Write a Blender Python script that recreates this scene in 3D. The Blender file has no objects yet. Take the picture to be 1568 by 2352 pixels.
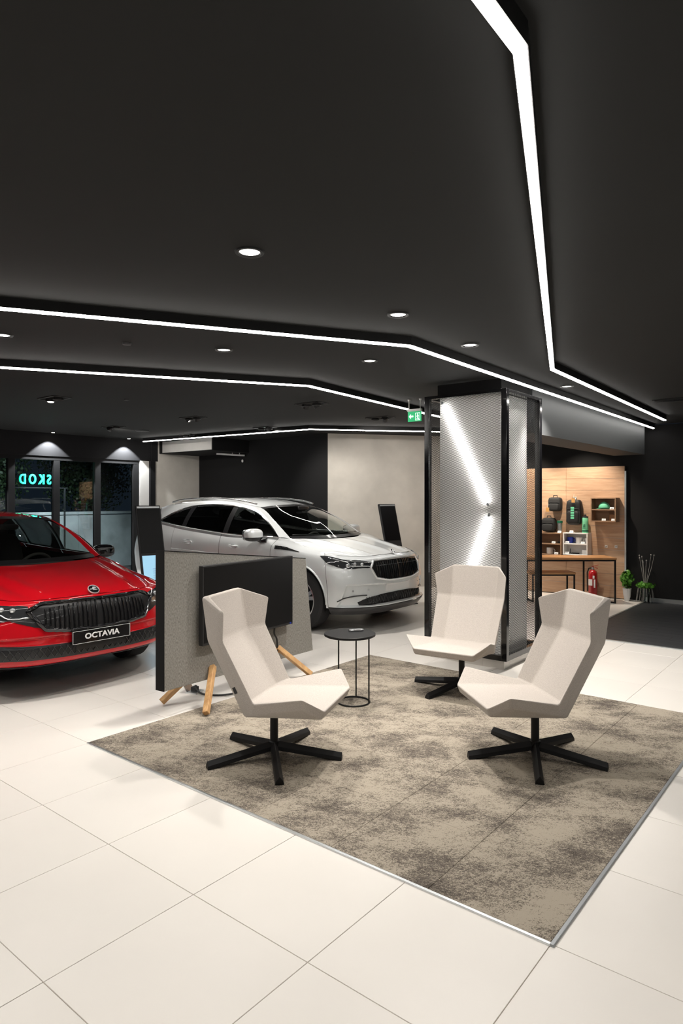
import bpy, bmesh, math, random
import numpy as np
from mathutils import Vector, Matrix

random.seed(7)
scene = bpy.context.scene
COL = scene.collection
PI = math.pi

# ------------------------------------------------------------------ camera, world, exposure
F_PX, CX, HORIZON, CAM_H = 1510.0, 784.0, 1145.0, 1.6
cam_data = bpy.data.cameras.new('camera')
cam_data.sensor_fit = 'HORIZONTAL'
cam_data.sensor_width = 36.0
cam_data.lens = 36.0 * F_PX / 1568.0
cam_data.shift_y = (HORIZON - 1176.0) / 1568.0
cam_data.clip_start = 0.05
cam_data.clip_end = 200
cam = bpy.data.objects.new('camera', cam_data)
COL.objects.link(cam)
cam.location = (0, 0, CAM_H)
cam.rotation_euler = (PI / 2, 0, 0)
scene.camera = cam

world = bpy.data.worlds.new('world')
scene.world = world
world.use_nodes = True
wb = world.node_tree.nodes['Background']
wb.inputs['Color'].default_value = (0.12, 0.17, 0.26, 1)
wb.inputs['Strength'].default_value = 0.05

vs = scene.view_settings
vs.view_transform = 'Standard'
vs.look = 'None'
vs.gamma = 1.0
vs.exposure = 0.52
vs.use_curve_mapping = False

STRIP_E = 18.0       # LED strips
SPOT_W = 50.0        # downlights
CEIL = 2.74
LED_Z = 2.67

# tile grid: U runs away to the right, V runs away to the left
U = Vector((0.628, 0.778, 0)).normalized()
V = Vector((-U.y, U.x, 0))
TILE = 0.618
ORG = Vector((-0.598, 2.656, 0))
ROT = math.atan2(-V.y, -V.x)      # local x = -V, local y = U

def gp(px, py, z=0.0):
    """world point at height z seen in the photograph at (px, py)"""
    d = (CAM_H - z) * F_PX / (py - HORIZON)
    return Vector(((px - CX) / F_PX * d, d, z))

# ------------------------------------------------------------------ materials
def new_mat(name):
    m = bpy.data.materials.new(name)
    m.use_nodes = True
    return m, m.node_tree.nodes, m.node_tree.links, m.node_tree.nodes['Principled BSDF']

def plain(name, col, rough=0.5, metal=0.0, coat=0.0, bump=0.0, bscale=80.0, var=0.0, vscale=6.0, spec=None):
    m, N, L, b = new_mat(name)
    b.inputs['Base Color'].default_value = (*col, 1)
    b.inputs['Roughness'].default_value = rough
    b.inputs['Metallic'].default_value = metal
    b.inputs['Coat Weight'].default_value = coat
    b.inputs['Coat Roughness'].default_value = 0.03
    if spec is not None: b.inputs['Specular IOR Level'].default_value = spec
    tc = N.new('ShaderNodeTexCoord')
    if var > 0:
        n = N.new('ShaderNodeTexNoise'); n.inputs['Scale'].default_value = vscale; n.inputs['Detail'].default_value = 5
        L.new(tc.outputs['Object'], n.inputs['Vector'])
        r = N.new('ShaderNodeValToRGB')
        r.color_ramp.elements[0].position = 0.3; r.color_ramp.elements[1].position = 0.7
        r.color_ramp.elements[0].color = (*[c * (1 - var) for c in col], 1)
        r.color_ramp.elements[1].color = (*[min(1, c * (1 + var)) for c in col], 1)
        L.new(n.outputs['Fac'], r.inputs['Fac']); L.new(r.outputs['Color'], b.inputs['Base Color'])
    if bump > 0:
        n2 = N.new('ShaderNodeTexNoise'); n2.inputs['Scale'].default_value = bscale; n2.inputs['Detail'].default_value = 3
        L.new(tc.outputs['Object'], n2.inputs['Vector'])
        bp = N.new('ShaderNodeBump'); bp.inputs['Strength'].default_value = bump; bp.inputs['Distance'].default_value = 0.004
        L.new(n2.outputs['Fac'], bp.inputs['Height']); L.new(bp.outputs['Normal'], b.inputs['Normal'])
    return m

def emit(name, col, strength):
    m, N, L, b = new_mat(name)
    b.inputs['Base Color'].default_value = (*col, 1)
    b.inputs['Emission Color'].default_value = (*col, 1)
    b.inputs['Emission Strength'].default_value = strength
    return m

def fabric(name, c0, c1, scale=220.0, bump=0.35, big=None, stretch=(1, 1, 1)):
    m, N, L, b = new_mat(name)
    tc = N.new('ShaderNodeTexCoord')
    mp = N.new('ShaderNodeMapping'); mp.inputs['Scale'].default_value = stretch
    L.new(tc.outputs['Object'], mp.inputs['Vector'])
    n = N.new('ShaderNodeTexNoise'); n.inputs['Scale'].default_value = scale; n.inputs['Detail'].default_value = 3
    L.new(mp.outputs['Vector'], n.inputs['Vector'])
    r = N.new('ShaderNodeValToRGB')
    r.color_ramp.elements[0].position = 0.36; r.color_ramp.elements[1].position = 0.64
    r.color_ramp.elements[0].color = (*c0, 1); r.color_ramp.elements[1].color = (*c1, 1)
    L.new(n.outputs['Fac'], r.inputs['Fac'])
    L.new(r.outputs['Color'], b.inputs['Base Color'])
    b.inputs['Roughness'].default_value = 0.92
    b.inputs['Specular IOR Level'].default_value = 0.2
    b.inputs['Sheen Weight'].default_value = 0.15
    bp = N.new('ShaderNodeBump'); bp.inputs['Strength'].default_value = bump; bp.inputs['Distance'].default_value = 0.003
    L.new(n.outputs['Fac'], bp.inputs['Height']); L.new(bp.outputs['Normal'], b.inputs['Normal'])
    return m

def wood(name, c0, c1, axis='X', scale=1.0, rough=0.5):
    m, N, L, b = new_mat(name)
    tc = N.new('ShaderNodeTexCoord')
    mp = N.new('ShaderNodeMapping')
    s = {'X': (1.2, 14, 14), 'Y': (14, 1.2, 14), 'Z': (14, 14, 1.2)}[axis]
    mp.inputs['Scale'].default_value = [a * scale for a in s]
    L.new(tc.outputs['Object'], mp.inputs['Vector'])
    n = N.new('ShaderNodeTexNoise'); n.inputs['Scale'].default_value = 2.2; n.inputs['Detail'].default_value = 8
    n.inputs['Roughness'].default_value = 0.62; n.inputs['Distortion'].default_value = 0.6
    L.new(mp.outputs['Vector'], n.inputs['Vector'])
    r = N.new('ShaderNodeValToRGB')
    r.color_ramp.elements[0].position = 0.3; r.color_ramp.elements[1].position = 0.72
    r.color_ramp.elements[0].color = (*c0, 1); r.color_ramp.elements[1].color = (*c1, 1)
    L.new(n.outputs['Fac'], r.inputs['Fac']); L.new(r.outputs['Color'], b.inputs['Base Color'])
    b.inputs['Roughness'].default_value = rough
    bp = N.new('ShaderNodeBump'); bp.inputs['Strength'].default_value = 0.1; bp.inputs['Distance'].default_value = 0.002
    L.new(n.outputs['Fac'], bp.inputs['Height']); L.new(bp.outputs['Normal'], b.inputs['Normal'])
    return m

def carpet_mat():
    m, N, L, b = new_mat('carpet_pile')
    tc = N.new('ShaderNodeTexCoord')
    g = N.new('ShaderNodeNewGeometry')
    mp = N.new('ShaderNodeMapping'); mp.inputs['Rotation'].default_value = (0, 0, -ROT); mp.inputs['Scale'].default_value = (1.0, 1.5, 1)
    L.new(g.outputs['Position'], mp.inputs['Vector'])
    n1 = N.new('ShaderNodeTexNoise'); n1.inputs['Scale'].default_value = 2.4; n1.inputs['Detail'].default_value = 11; n1.inputs['Roughness'].default_value = 0.74
    n2 = N.new('ShaderNodeTexNoise'); n2.inputs['Scale'].default_value = 190; n2.inputs['Detail'].default_value = 2
    n3 = N.new('ShaderNodeTexNoise'); n3.inputs['Scale'].default_value = 70; n3.inputs['Detail'].default_value = 3
    for n in (n1, n2, n3): L.new(mp.outputs['Vector'], n.inputs['Vector'])
    a = N.new('ShaderNodeMath'); a.operation = 'MULTIPLY_ADD'; a.inputs[1].default_value = 0.62
    L.new(n2.outputs['Fac'], a.inputs[0]); L.new(n1.outputs['Fac'], a.inputs[2])
    a2 = N.new('ShaderNodeMath'); a2.operation = 'MULTIPLY_ADD'; a2.inputs[1].default_value = 0.35
    L.new(n3.outputs['Fac'], a2.inputs[0]); L.new(a.outputs[0], a2.inputs[2])
    r = N.new('ShaderNodeValToRGB')
    e = r.color_ramp.elements
    e[0].position = 0.78; e[0].color = (0.075, 0.064, 0.055, 1)
    e[1].position = 1.12; e[1].color = (0.38, 0.333, 0.268, 1)
    k = e.new(0.90); k.color = (0.155, 0.133, 0.111, 1)
    k = e.new(0.985); k.color = (0.25, 0.217, 0.174, 1)
    L.new(a2.outputs[0], r.inputs['Fac']); L.new(r.outputs['Color'], b.inputs['Base Color'])
    b.inputs['Roughness'].default_value = 1.0; b.inputs['Specular IOR Level'].default_value = 0.1
    bp = N.new('ShaderNodeBump'); bp.inputs['Strength'].default_value = 0.6; bp.inputs['Distance'].default_value = 0.004
    L.new(n2.outputs['Fac'], bp.inputs['Height']); L.new(bp.outputs['Normal'], b.inputs['Normal'])
    return m

def paint(name, col, metal=0.0, rough=0.3):
    m, N, L, b = new_mat(name)
    b.inputs['Base Color'].default_value = (*col, 1)
    b.inputs['Metallic'].default_value = metal
    b.inputs['Roughness'].default_value = rough
    b.inputs['Coat Weight'].default_value = 1.0
    b.inputs['Coat Roughness'].default_value = 0.02
    b.inputs['Specular IOR Level'].default_value = 0.12
    return m

def glass(name, tint, refl=1.0):
    m, N, L, b = new_mat(name)
    N.remove(b)
    out = N['Material Output']
    tr = N.new('ShaderNodeBsdfTransparent'); tr.inputs['Color'].default_value = (*tint, 1)
    gl = N.new('ShaderNodeBsdfGlossy'); gl.inputs['Roughness'].default_value = 0.0
    gl.inputs['Color'].default_value = (refl, refl, refl, 1)
    fr = N.new('ShaderNodeFresnel'); fr.inputs['IOR'].default_value = 1.52
    mx = N.new('ShaderNodeMixShader')
    L.new(fr.outputs['Fac'], mx.inputs['Fac']); L.new(tr.outputs[0], mx.inputs[1]); L.new(gl.outputs[0], mx.inputs[2])
    L.new(mx.outputs[0], out.inputs['Surface'])
    return m

M = {}
M['tile'] = plain('floor_tile_cream', (0.80, 0.765, 0.715), 0.32, var=0.025, vscale=1.3)
M['grout'] = plain('grout', (0.36, 0.31, 0.26), 0.9)
M['dark_floor'] = wood('dark_vinyl', (0.018, 0.019, 0.021), (0.05, 0.052, 0.056), 'X', 0.8, 0.45)
M['ceiling'] = plain('black_ceiling_paint', (0.0128, 0.0134, 0.0133), 0.8, var=0.06, vscale=1.5, spec=0.25)
M['black_wall'] = plain('black_wall_paint', (0.010, 0.010, 0.0105), 0.8, spec=0.2)
M['bulkhead'] = plain('dark_grey_bulkhead_paint', (0.06, 0.063, 0.065), 0.7, spec=0.2)
M['plaster'] = plain('grey_plaster', (0.54, 0.51, 0.46), 0.85, bump=0.15, bscale=9, var=0.12, vscale=2.2)
M['bulkhead_black'] = plain('bulkhead_black_paint', (0.013, 0.013, 0.014), 0.8, spec=0.2)
M['beam_grey'] = plain('beam_grey_paint', (0.22, 0.22, 0.22), 0.8)
M['white_plaster'] = plain('white_plaster', (0.45, 0.44, 0.42), 0.8, var=0.04)
M['pillar'] = plain('pale_pillar_paint', (0.88, 0.88, 0.86), 0.7, var=0.05, vscale=3)
M['black_metal'] = plain('black_powder_coat', (0.0075, 0.0075, 0.008), 0.45, bump=0.05, bscale=300, spec=0.3)
M['gloss_black'] = plain('gloss_black', (0.006, 0.006, 0.007), 0.12, coat=0.5)
M['black_plastic'] = plain('black_plastic', (0.016, 0.016, 0.017), 0.55)
M['screen'] = plain('black_screen', (0.004, 0.004, 0.0045), 0.35, spec=0.2)
M['steel_mesh'] = plain('dark_steel_mesh', (0.045, 0.045, 0.045), 0.38, metal=0.6)
M['alu'] = plain('aluminium', (0.72, 0.75, 0.76), 0.3, metal=0.9)
M['alu_dark'] = plain('grey_aluminium', (0.35, 0.37, 0.38), 0.4, metal=0.8)
M['chrome'] = plain('chrome', (0.88, 0.89, 0.90), 0.16, metal=1.0)
M['bright_trim'] = plain('bright_trim', (0.80, 0.81, 0.82), 0.28, metal=0.55)
M['silver'] = plain('silver', (0.55, 0.56, 0.57), 0.25, metal=0.9)
M['white'] = plain('white_plastic', (0.80, 0.80, 0.79), 0.45)
M['led'] = emit('led_white', (1.0, 0.965, 0.915), STRIP_E)
M['led_tube'] = emit('led_tube', (1.0, 0.98, 0.95), 17.0)
M['lens'] = emit('downlight_lens', (1.0, 0.95, 0.86), 5.0)
M['glint'] = emit('downlight_small', (1.0, 0.94, 0.85), 14.0)
M['chair'] = fabric('oat_felt', (0.41, 0.37, 0.333), (0.54, 0.495, 0.452), 300, 0.25)
M['felt'] = fabric('grey_felt', (0.20, 0.19, 0.172), (0.335, 0.32, 0.292), 170, 0.25, stretch=(1, 1, 0.35))
M['carpet'] = carpet_mat()
M['oak'] = wood('oak', (0.42, 0.22, 0.085), (0.68, 0.42, 0.19), 'Z', 1.0, 0.5)
M['oak_top'] = wood('oak_top', (0.42, 0.20, 0.08), (0.62, 0.33, 0.14), 'X', 1.0, 0.45)
M['panel_wood'] = wood('panel_wood', (0.42, 0.25, 0.15), (0.60, 0.40, 0.26), 'X', 1.0, 0.55)
M['shelf_wood'] = wood('shelf_wood', (0.26, 0.15, 0.085), (0.40, 0.25, 0.15), 'X', 1.0, 0.6)
M['glass'] = glass('window_glass', (0.80, 0.88, 0.88))
M['windshield'] = glass('car_glass', (0.80, 0.84, 0.82))
M['tint_glass'] = glass('tinted_car_glass', (0.06, 0.065, 0.065))
M['red_paint'] = paint('red_car_paint', (0.54, 0.002, 0.009), 0.0, 0.45)
M['white_paint'] = paint('pearl_white_car_paint', (0.78, 0.81, 0.815), 0.25, 0.33)
M['car_black'] = plain('car_black_trim', (0.012, 0.012, 0.013), 0.3, coat=0.3)
M['car_void'] = plain('car_inner_black', (0.006, 0.006, 0.006), 0.9)
M['interior'] = plain('car_interior', (0.055, 0.053, 0.05), 0.7)
M['rubber'] = plain('tyre_rubber', (0.018, 0.018, 0.019), 0.75, bump=0.2, bscale=90)
M['headlamp'] = plain('headlamp_cover', (0.03, 0.032, 0.035), 0.08, coat=1.0)
M['lamp_lens'] = plain('lamp_lens', (0.75, 0.78, 0.80), 0.12, metal=0.7)
M['green_sign'] = emit('green_sign_letters', (0.01, 0.75, 0.36), 2.2)
M['exit_green'] = emit('exit_green', (0.005, 0.26, 0.09), 0.9)
M['exit_white'] = emit('exit_white', (0.75, 1.0, 0.85), 1.1)
M['blue_screen'] = emit('pale_blue_screen', (0.36, 0.66, 0.88), 0.5)
M['white_print'] = plain('white_print', (0.85, 0.85, 0.85), 0.5)
M['grey_print'] = plain('grey_print', (0.25, 0.35, 0.42), 0.5)
M['concrete'] = plain('outdoor_concrete', (0.42, 0.42, 0.42), 0.9, bump=0.2, bscale=8, var=0.3, vscale=2.0)
M['asphalt'] = plain('asphalt', (0.05, 0.05, 0.055), 0.9)
M['leaf'] = plain('leaf', (0.03, 0.055, 0.02), 0.55, var=0.4, vscale=3)
M['bark'] = plain('bark', (0.06, 0.045, 0.03), 0.9)
M['plant_leaf'] = plain('pot_plant_leaf', (0.10, 0.30, 0.03), 0.5, var=0.35, vscale=20)
M['dry_twig'] = plain('dry_twig', (0.32, 0.31, 0.29), 0.8)
M['bag_black'] = plain('bag_black', (0.006, 0.006, 0.0065), 0.6, bump=0.3, bscale=120)
M['bag_grey'] = plain('bag_grey', (0.016, 0.017, 0.018), 0.75, bump=0.3, bscale=200)
M['mint'] = plain('mint_green', (0.14, 0.56, 0.33), 0.6)
M['deep_green'] = plain('deep_green', (0.01, 0.11, 0.06), 0.4)
M['bottle_green'] = plain('bottle_mint', (0.20, 0.62, 0.36), 0.35)
M['blue'] = plain('blue_enamel', (0.01, 0.035, 0.36), 0.3)
M['tan'] = plain('kraft_card', (0.52, 0.27, 0.08), 0.7)
M['brown_box'] = plain('brown_leather', (0.28, 0.13, 0.05), 0.6)
M['ext_red'] = plain('extinguisher_red', (0.42, 0.008, 0.012), 0.25, coat=0.6)
M['cable'] = plain('black_cable', (0.012, 0.012, 0.012), 0.5)

# ------------------------------------------------------------------ mesh helpers
class MB:
    def __init__(s): s.v = []; s.f = []
    def add(s, vs, fs):
        o = len(s.v); s.v += [tuple(p) for p in vs]; s.f += [tuple(i + o for i in f) for f in fs]; return s
    def box(s, x0, x1, y0, y1, z0, z1):
        return s.add([(x0,y0,z0),(x1,y0,z0),(x1,y1,z0),(x0,y1,z0),(x0,y0,z1),(x1,y0,z1),(x1,y1,z1),(x0,y1,z1)],
                     [(3,2,1,0),(4,5,6,7),(0,1,5,4),(1,2,6,5),(2,3,7,6),(3,0,4,7)])
    def prism(s, pts, vec):
        n = len(pts); vec = Vector(vec)
        a = [Vector(p) for p in pts]; b = [p + vec for p in a]
        return s.add(a + b, [tuple(range(n - 1, -1, -1)), tuple(range(n, 2 * n))] + [(i, (i + 1) % n, n + (i + 1) % n, n + i) for i in range(n)])
    def bar(s, a, b, w, h, up=(0, 0, 1)):
        a = Vector(a); b = Vector(b); d = (b - a).normalized(); up = Vector(up)
        if abs(d.dot(up)) > 0.98: up = Vector((0, 1, 0)) if abs(d.y) < 0.9 else Vector((1, 0, 0))
        r = d.cross(up).normalized(); t = r.cross(d)
        q = [a + r * (sx * w / 2) + t * (sz * h / 2) for sx, sz in ((-1,-1),(1,-1),(1,1),(-1,1))]
        return s.prism(q, b - a)
    def tube(s, pts, r, n=8, closed=False):
        P = [Vector(p) for p in pts]; m = len(P)
        R = r if isinstance(r, (list, tuple)) else [r] * m
        rings = []; prev = None
        for i in range(m):
            if closed: d = (P[(i + 1) % m] - P[i - 1])
            else: d = P[min(i + 1, m - 1)] - P[max(i - 1, 0)]
            d = d.normalized() if d.length > 1e-9 else Vector((0, 0, 1))
            if prev is None:
                u = Vector((0, 0, 1)) if abs(d.z) < 0.9 else Vector((1, 0, 0))
                x = d.cross(u).normalized()
            else:
                x = (prev - d * prev.dot(d))
                x = x.normalized() if x.length > 1e-6 else d.orthogonal().normalized()
            prev = x; y = d.cross(x)
            rings.append([P[i] + (x * math.cos(2 * PI * k / n) + y * math.sin(2 * PI * k / n)) * R[i] for k in range(n)])
        vs = [p for q in rings for p in q]; fs = []
        for i in range(m if closed else m - 1):
            j = (i + 1) % m
            for k in range(n): fs.append((i*n+k, i*n+(k+1)%n, j*n+(k+1)%n, j*n+k))
        if not closed: fs += [tuple(range(n - 1, -1, -1)), tuple((m - 1) * n + k for k in range(n))]
        return s.add(vs, fs)
    def lathe(s, prof, n=24, c=(0, 0, 0), axis='Z', cap=True):
        vs = []; m = len(prof)
        for r, h in prof:
            for k in range(n):
                a = 2 * PI * k / n; x, y = r * math.cos(a), r * math.sin(a)
                p = {'Z': (x, y, h), 'Y': (x, h, y), 'X': (h, x, y)}[axis]
                vs.append((p[0] + c[0], p[1] + c[1], p[2] + c[2]))
        fs = [(i*n+k, i*n+(k+1)%n, (i+1)*n+(k+1)%n, (i+1)*n+k) for i in range(m - 1) for k in range(n)]
        if cap: fs += [tuple(range(n - 1, -1, -1)), tuple((m - 1) * n + k for k in range(n))]
        return s.add(vs, fs)
    def sup(s, c, r, e=0.5, n=20, m=12):
        """rounded box (superellipsoid)"""
        def sp(x, p): return math.copysign(abs(x) ** p, x)
        vs = []
        for j in range(m + 1):
            ph = -PI / 2 + PI * j / m
            for k in range(n):
                th = 2 * PI * k / n
                vs.append((c[0] + r[0] * sp(math.cos(ph), e) * sp(math.cos(th), e), c[1] + r[1] * sp(math.cos(ph), e) * sp(math.sin(th), e), c[2] + r[2] * sp(math.sin(ph), e)))
        return s.add(vs, [(j*n+k, j*n+(k+1)%n, (j+1)*n+(k+1)%n, (j+1)*n+k) for j in range(m) for k in range(n)])
    def grid(s, G):
        a = len(G); b = len(G[0])
        return s.add([p for r in G for p in r], [(i*b+j, i*b+j+1, (i+1)*b+j+1, (i+1)*b+j) for i in range(a - 1) for j in range(b - 1)])
    def build(s, name, mat, parent=None, bevel=0.0, smooth=None, solid=0.0, seg=2, loc=None, rot=None, merge=False, blim=35, harden=False):
        me = bpy.data.meshes.new(name)
        me.from_pydata(s.v, [], s.f)
        if merge:
            bm = bmesh.new(); bm.from_mesh(me)
            bmesh.ops.remove_doubles(bm, verts=bm.verts, dist=1e-5)
            bmesh.ops.recalc_face_normals(bm, faces=bm.faces)
            bm.to_mesh(me); bm.free()
        me.materials.append(mat if not isinstance(mat, str) else M[mat])
        if smooth is not None:
            me.shade_smooth()
            me.set_sharp_from_angle(angle=math.radians(smooth))
        o = bpy.data.objects.new(name, me); COL.objects.link(o)
        if parent is not None: o.parent = parent
        if loc is not None: o.location = loc
        if rot is not None: o.rotation_euler = (0, 0, rot) if not isinstance(rot, (tuple, list)) else rot
        if solid:
            md = o.modifiers.new('s', 'SOLIDIFY'); md.thickness = abs(solid); md.offset = -1 if solid > 0 else 1
        if bevel:
            md = o.modifiers.new('b', 'BEVEL'); md.width = bevel; md.segments = seg; md.limit_method = 'ANGLE'; md.angle_limit = math.radians(blim); md.harden_normals = harden
        return o

def tag(o, label=None, cat=None, group=None, kind=None):
    if label: o['label'] = label
    if cat: o['category'] = cat
    if group: o['group'] = group
    if kind: o['kind'] = kind
    return o

def thing(name, label, cat, loc=(0, 0, 0), rot=0.0, group=None):
    o = bpy.data.objects.new(name, None); COL.objects.link(o)
    o.empty_display_size = 0.1
    o.location = loc; o.rotation_euler = (0, 0, rot)
    return tag(o, label, cat, group)

def copy_tree(o, parent=None):
    c = o.copy(); COL.objects.link(c)
    if parent is not None: c.parent = parent
    for ch in list(o.children): copy_tree(ch, c)
    return c

def text_geo(s, size, extrude, offset=0.0, sx=1.0, spc=1.0):
    cu = bpy.data.curves.new('t', 'FONT'); cu.body = s; cu.size = size; cu.extrude = extrude; cu.offset = offset
    cu.space_character = spc; cu.align_x = 'CENTER'; cu.align_y = 'CENTER'; cu.resolution_u = 3
    o = bpy.data.objects.new('t', cu); COL.objects.link(o)
    dg = bpy.context.evaluated_depsgraph_get()
    me = bpy.data.meshes.new_from_object(o.evaluated_get(dg))
    v = [(p.co.x * sx, p.co.y, p.co.z) for p in me.vertices]; f = [tuple(p.vertices) for p in me.polygons]
    bpy.data.objects.remove(o); bpy.data.curves.remove(cu); bpy.data.meshes.remove(me)
    return v, f

def spot(name, loc, watts, size=110, blend=0.7, col=(1, 0.945, 0.88), radius=0.05, parent=None, target=None):
    l = bpy.data.lights.new(name, 'SPOT'); l.energy = watts; l.spot_size = math.radians(size); l.spot_blend = blend
    l.color = col; l.shadow_soft_size = radius
    o = bpy.data.objects.new(name, l); COL.objects.link(o); o.location = loc
    if target is not None:
        d = Vector(target) - Vector(loc); o.rotation_euler = d.to_track_quat('-Z', 'Y').to_euler()
    if parent is not None: o.parent = parent
    return o

# ------------------------------------------------------------------ floor
WOOD0 = Vector((4.48, 10.41, 0))          # right lower corner of the wood display wall
GL0 = Vector((-5.61, 10.8, 0))            # glass wall line, runs along U
room = [GL0 - U * 13.5, GL0 + U * 2.62, Vector((-3.03, 14.0, 0)), Vector((-0.24, 11.5, 0)), Vector((2.30, 12.17, 0)),
        WOOD0, WOOD0 - V * 8.0, Vector((5.5, -6.5, 0)), Vector((-12.5, -6.0, 0))]
floor = MB().prism([p + Vector((0, 0, -0.10)) for p in room], (0, 0, 0.096)).build('floor', 'grout')
tag(floor, kind='structure')

def inside(p, poly):
    c = False; j = len(poly) - 1
    for i in range(len(poly)):
        a, b = poly[i], poly[j]
        if (a.y > p.y) != (b.y > p.y) and p.x < (b.x - a.x) * (p.y - a.y) / (b.y - a.y) + a.x: c = not c
        j = i
    return c

DK = [Vector((4.72, 10.23, 0)), Vector((2.70, 7.68, 0))]   # edge of the dark floor, then along -V
def in_dark(p):
    d = p - DK[1]
    return d.dot(U) > 0.0 and d.dot(-V) > 0.0 and (p - DK[1]).dot(U) < 3.3
def cell(i, j): return ORG + U * (TILE * i) + V * (TILE * j)
cells = []
for i in range(-14, 22):
    for j in range(-16, 16):
        if 1 <= i < 6 and -2 <= j < 3: continue           # carpet inset
        c = cell(i + 0.5, j + 0.5)
        if not inside(c, room): continue
        if in_dark(c): continue
        if c.y > 1.0 and abs(c.x / c.y) < 0.62: cells.append((c.y + abs(c.x) * 0.2, i, j))
        elif c.length < 9: cells.append((100 + c.length, i, j))
cells.sort()
G = 0.0016
tm = None
rest = MB()
h = TILE / 2 - G
for n, (d, i, j) in enumerate(cells):
    c = cell(i + 0.5, j + 0.5)
    if n < 280 and d < 100:
        if tm is None:
            o = MB().box(-h, h, -h, h, -0.012, 0.0).build('tile', 'tile', floor, bevel=0.0008, seg=1)
            tm = o.data
        else:
            o = bpy.data.objects.new('tile', tm); COL.objects.link(o); o.parent = floor
            md = o.modifiers.new('b', 'BEVEL'); md.width = 0.0008; md.segments = 1; md.limit_method = 'ANGLE'
        o.location = c; o.rotation_euler = (0, 0, ROT)
    else:
        q = [c + U * (a * h) + V * (b * h) + Vector((0, 0, -0.012)) for a, b in ((-1, -1), (1, -1), (1, 1), (-1, 1))]
        rest.prism(q, (0, 0, 0.012))
tag(rest.build('tile_field', 'tile', floor), kind='stuff')

df = MB()
a = DK[1]
k = 0
W_, D_ = 7.0, 3.19
dkf = MB().prism([a - V * 0 , a - V * W_, a - V * W_ + U * D_, a + U * D_], (0, 0, 0.004)).build('floor_dark', 'grout')
tag(dkf, kind='structure')
pw = 0.20
for k in range(16):
    q0 = a + U * (k * D_ / 16 + 0.001); q1 = a + U * ((k + 1) * D_ / 16 - 0.001)
    off = (k * 0.47) % 1.2
    xs = [0.0] + [off + 1.2 * t for t in range(0, 7) if 0.05 < off + 1.2 * t < W_ - 0.05] + [W_]
    for x0, x1 in zip(xs[:-1], xs[1:]):
        ln = x1 - x0 - 0.002
        mb = MB().box(0, ln, 0, D_ / 16 - 0.002, 0, 0.003)
        mb.build('floor_plank', 'dark_floor', dkf, loc=(q0 - V * (x0 + 0.001)) + Vector((0, 0, 0.004)), rot=ROT)
b1 = MB().bar(a + V * 0.01 + Vector((0, 0, 0.005)), a + V * 0.01 + U * D_ + Vector((0, 0, 0.005)), 0.03, 0.012).build('trim_1', 'alu_dark'); tag(b1, kind='structure')
b2 = MB().bar(a - U * 0.02 + Vector((0, 0, 0.005)), a - U * 0.02 - V * W_ + Vector((0, 0, 0.005)), 0.035, 0.012).build('trim_2', 'alu'); tag(b2, kind='structure')

# ------------------------------------------------------------------ carpet inset
cp = thing('carpet', 'mottled taupe square carpet of loop pile tiles set into the cream floor', 'carpet', cell(1, -2), ROT)
S5 = TILE * 5
nT = 6; pt = S5 / nT
cm = None
for i in range(nT):
    for j in range(nT):
        if cm is None:
            o = MB().box(0.0006, pt - 0.0006, 0.0006, pt - 0.0006, -0.003, 0.007).build('carpet_tile', 'carpet', cp, bevel=0.002, seg=1); cm = o.data
        else:
            o = bpy.data.objects.new('carpet_tile', cm); COL.objects.link(o); o.parent = cp
            md = o.modifiers.new('b', 'BEVEL'); md.width = 0.002; md.segments = 1; md.limit_method = 'ANGLE'
        o.location = (-S5 + i * pt, j * pt, 0)
MB().box(-S5, 0, 0, S5, -0.004, -0.003).build('carpet_backing', 'black_plastic', cp)
tag(MB().box(-S5, 0.004, -0.014, 0.0, -0.002, 0.008).build('edge_strip', 'alu', cp, bevel=0.002), 'bright aluminium edge strip')
tag(MB().box(0.0, 0.016, -0.014, S5, -0.002, 0.009).build('edge_strip', 'alu_dark', cp, bevel=0.002), 'grey aluminium edge strip')

# ------------------------------------------------------------------ ceiling, walls, beams
ceil = MB().prism([p + Vector((0, 0, CEIL)) for p in room], (0, 0, 0.12)).build('ceiling', 'ceiling'); tag(ceil, kind='structure')

def wall(name, p, q, z0, z1, mat, th=0.12, side=1):
    p = Vector((p[0], p[1], 0)); q = Vector((q[0], q[1], 0)); d = (q - p).normalized(); n = Vector((-d.y, d.x, 0)) * side
    o = MB().prism([p + Vector((0,0,z0)), q + Vector((0,0,z0)), q + n * th + Vector((0,0,z0)), p + n * th + Vector((0,0,z0))], (0, 0, z1 - z0)).build(name, mat)
    return tag(o, kind='structure')

PL1 = Vector((-3.03, 14.0, 0)); BK = Vector((-0.24, 11.5, 0)); PR = Vector((2.30, 12.17, 0))
GE = GL0 + U * 2.62
wall('wall_plaster_far', GE + U * 0.30 + V * -0.0, PL1 + (PL1 - GE).normalized() * 0.1, 0, CEIL, 'plaster')
wall('wall_back', PL1, BK, 0, CEIL, 'black_wall')
wall('wall_plaster_middle', BK, PR, 0, CEIL, 'plaster')
wall('wall_right', WOOD0 + V * 2.8 + U * 0.06, WOOD0 - V * 8.0 + U * 0.06, 0, CEIL, 'black_wall')
wall('wall_side', WOOD0 - V * 8.0, (5.5, -6.5), 0, CEIL, 'black_wall')
wall('wall_rear', (5.5, -6.5), (-12.5, -6.0), 0, CEIL, 'beam_grey')
wall('wall_left', (-12.5, -6.0), GL0 - U * 13.5, 0, CEIL, 'black_wall')
o = MB().bar(WOOD0 - V * 0.30 + U * 0.03 + Vector((0, 0, 0.03)), WOOD0 - V * 8 + U * 0.03 + Vector((0, 0, 0.03)), 0.03, 0.06).build('baseboard_right', 'alu_dark'); tag(o, kind='structure')

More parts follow.
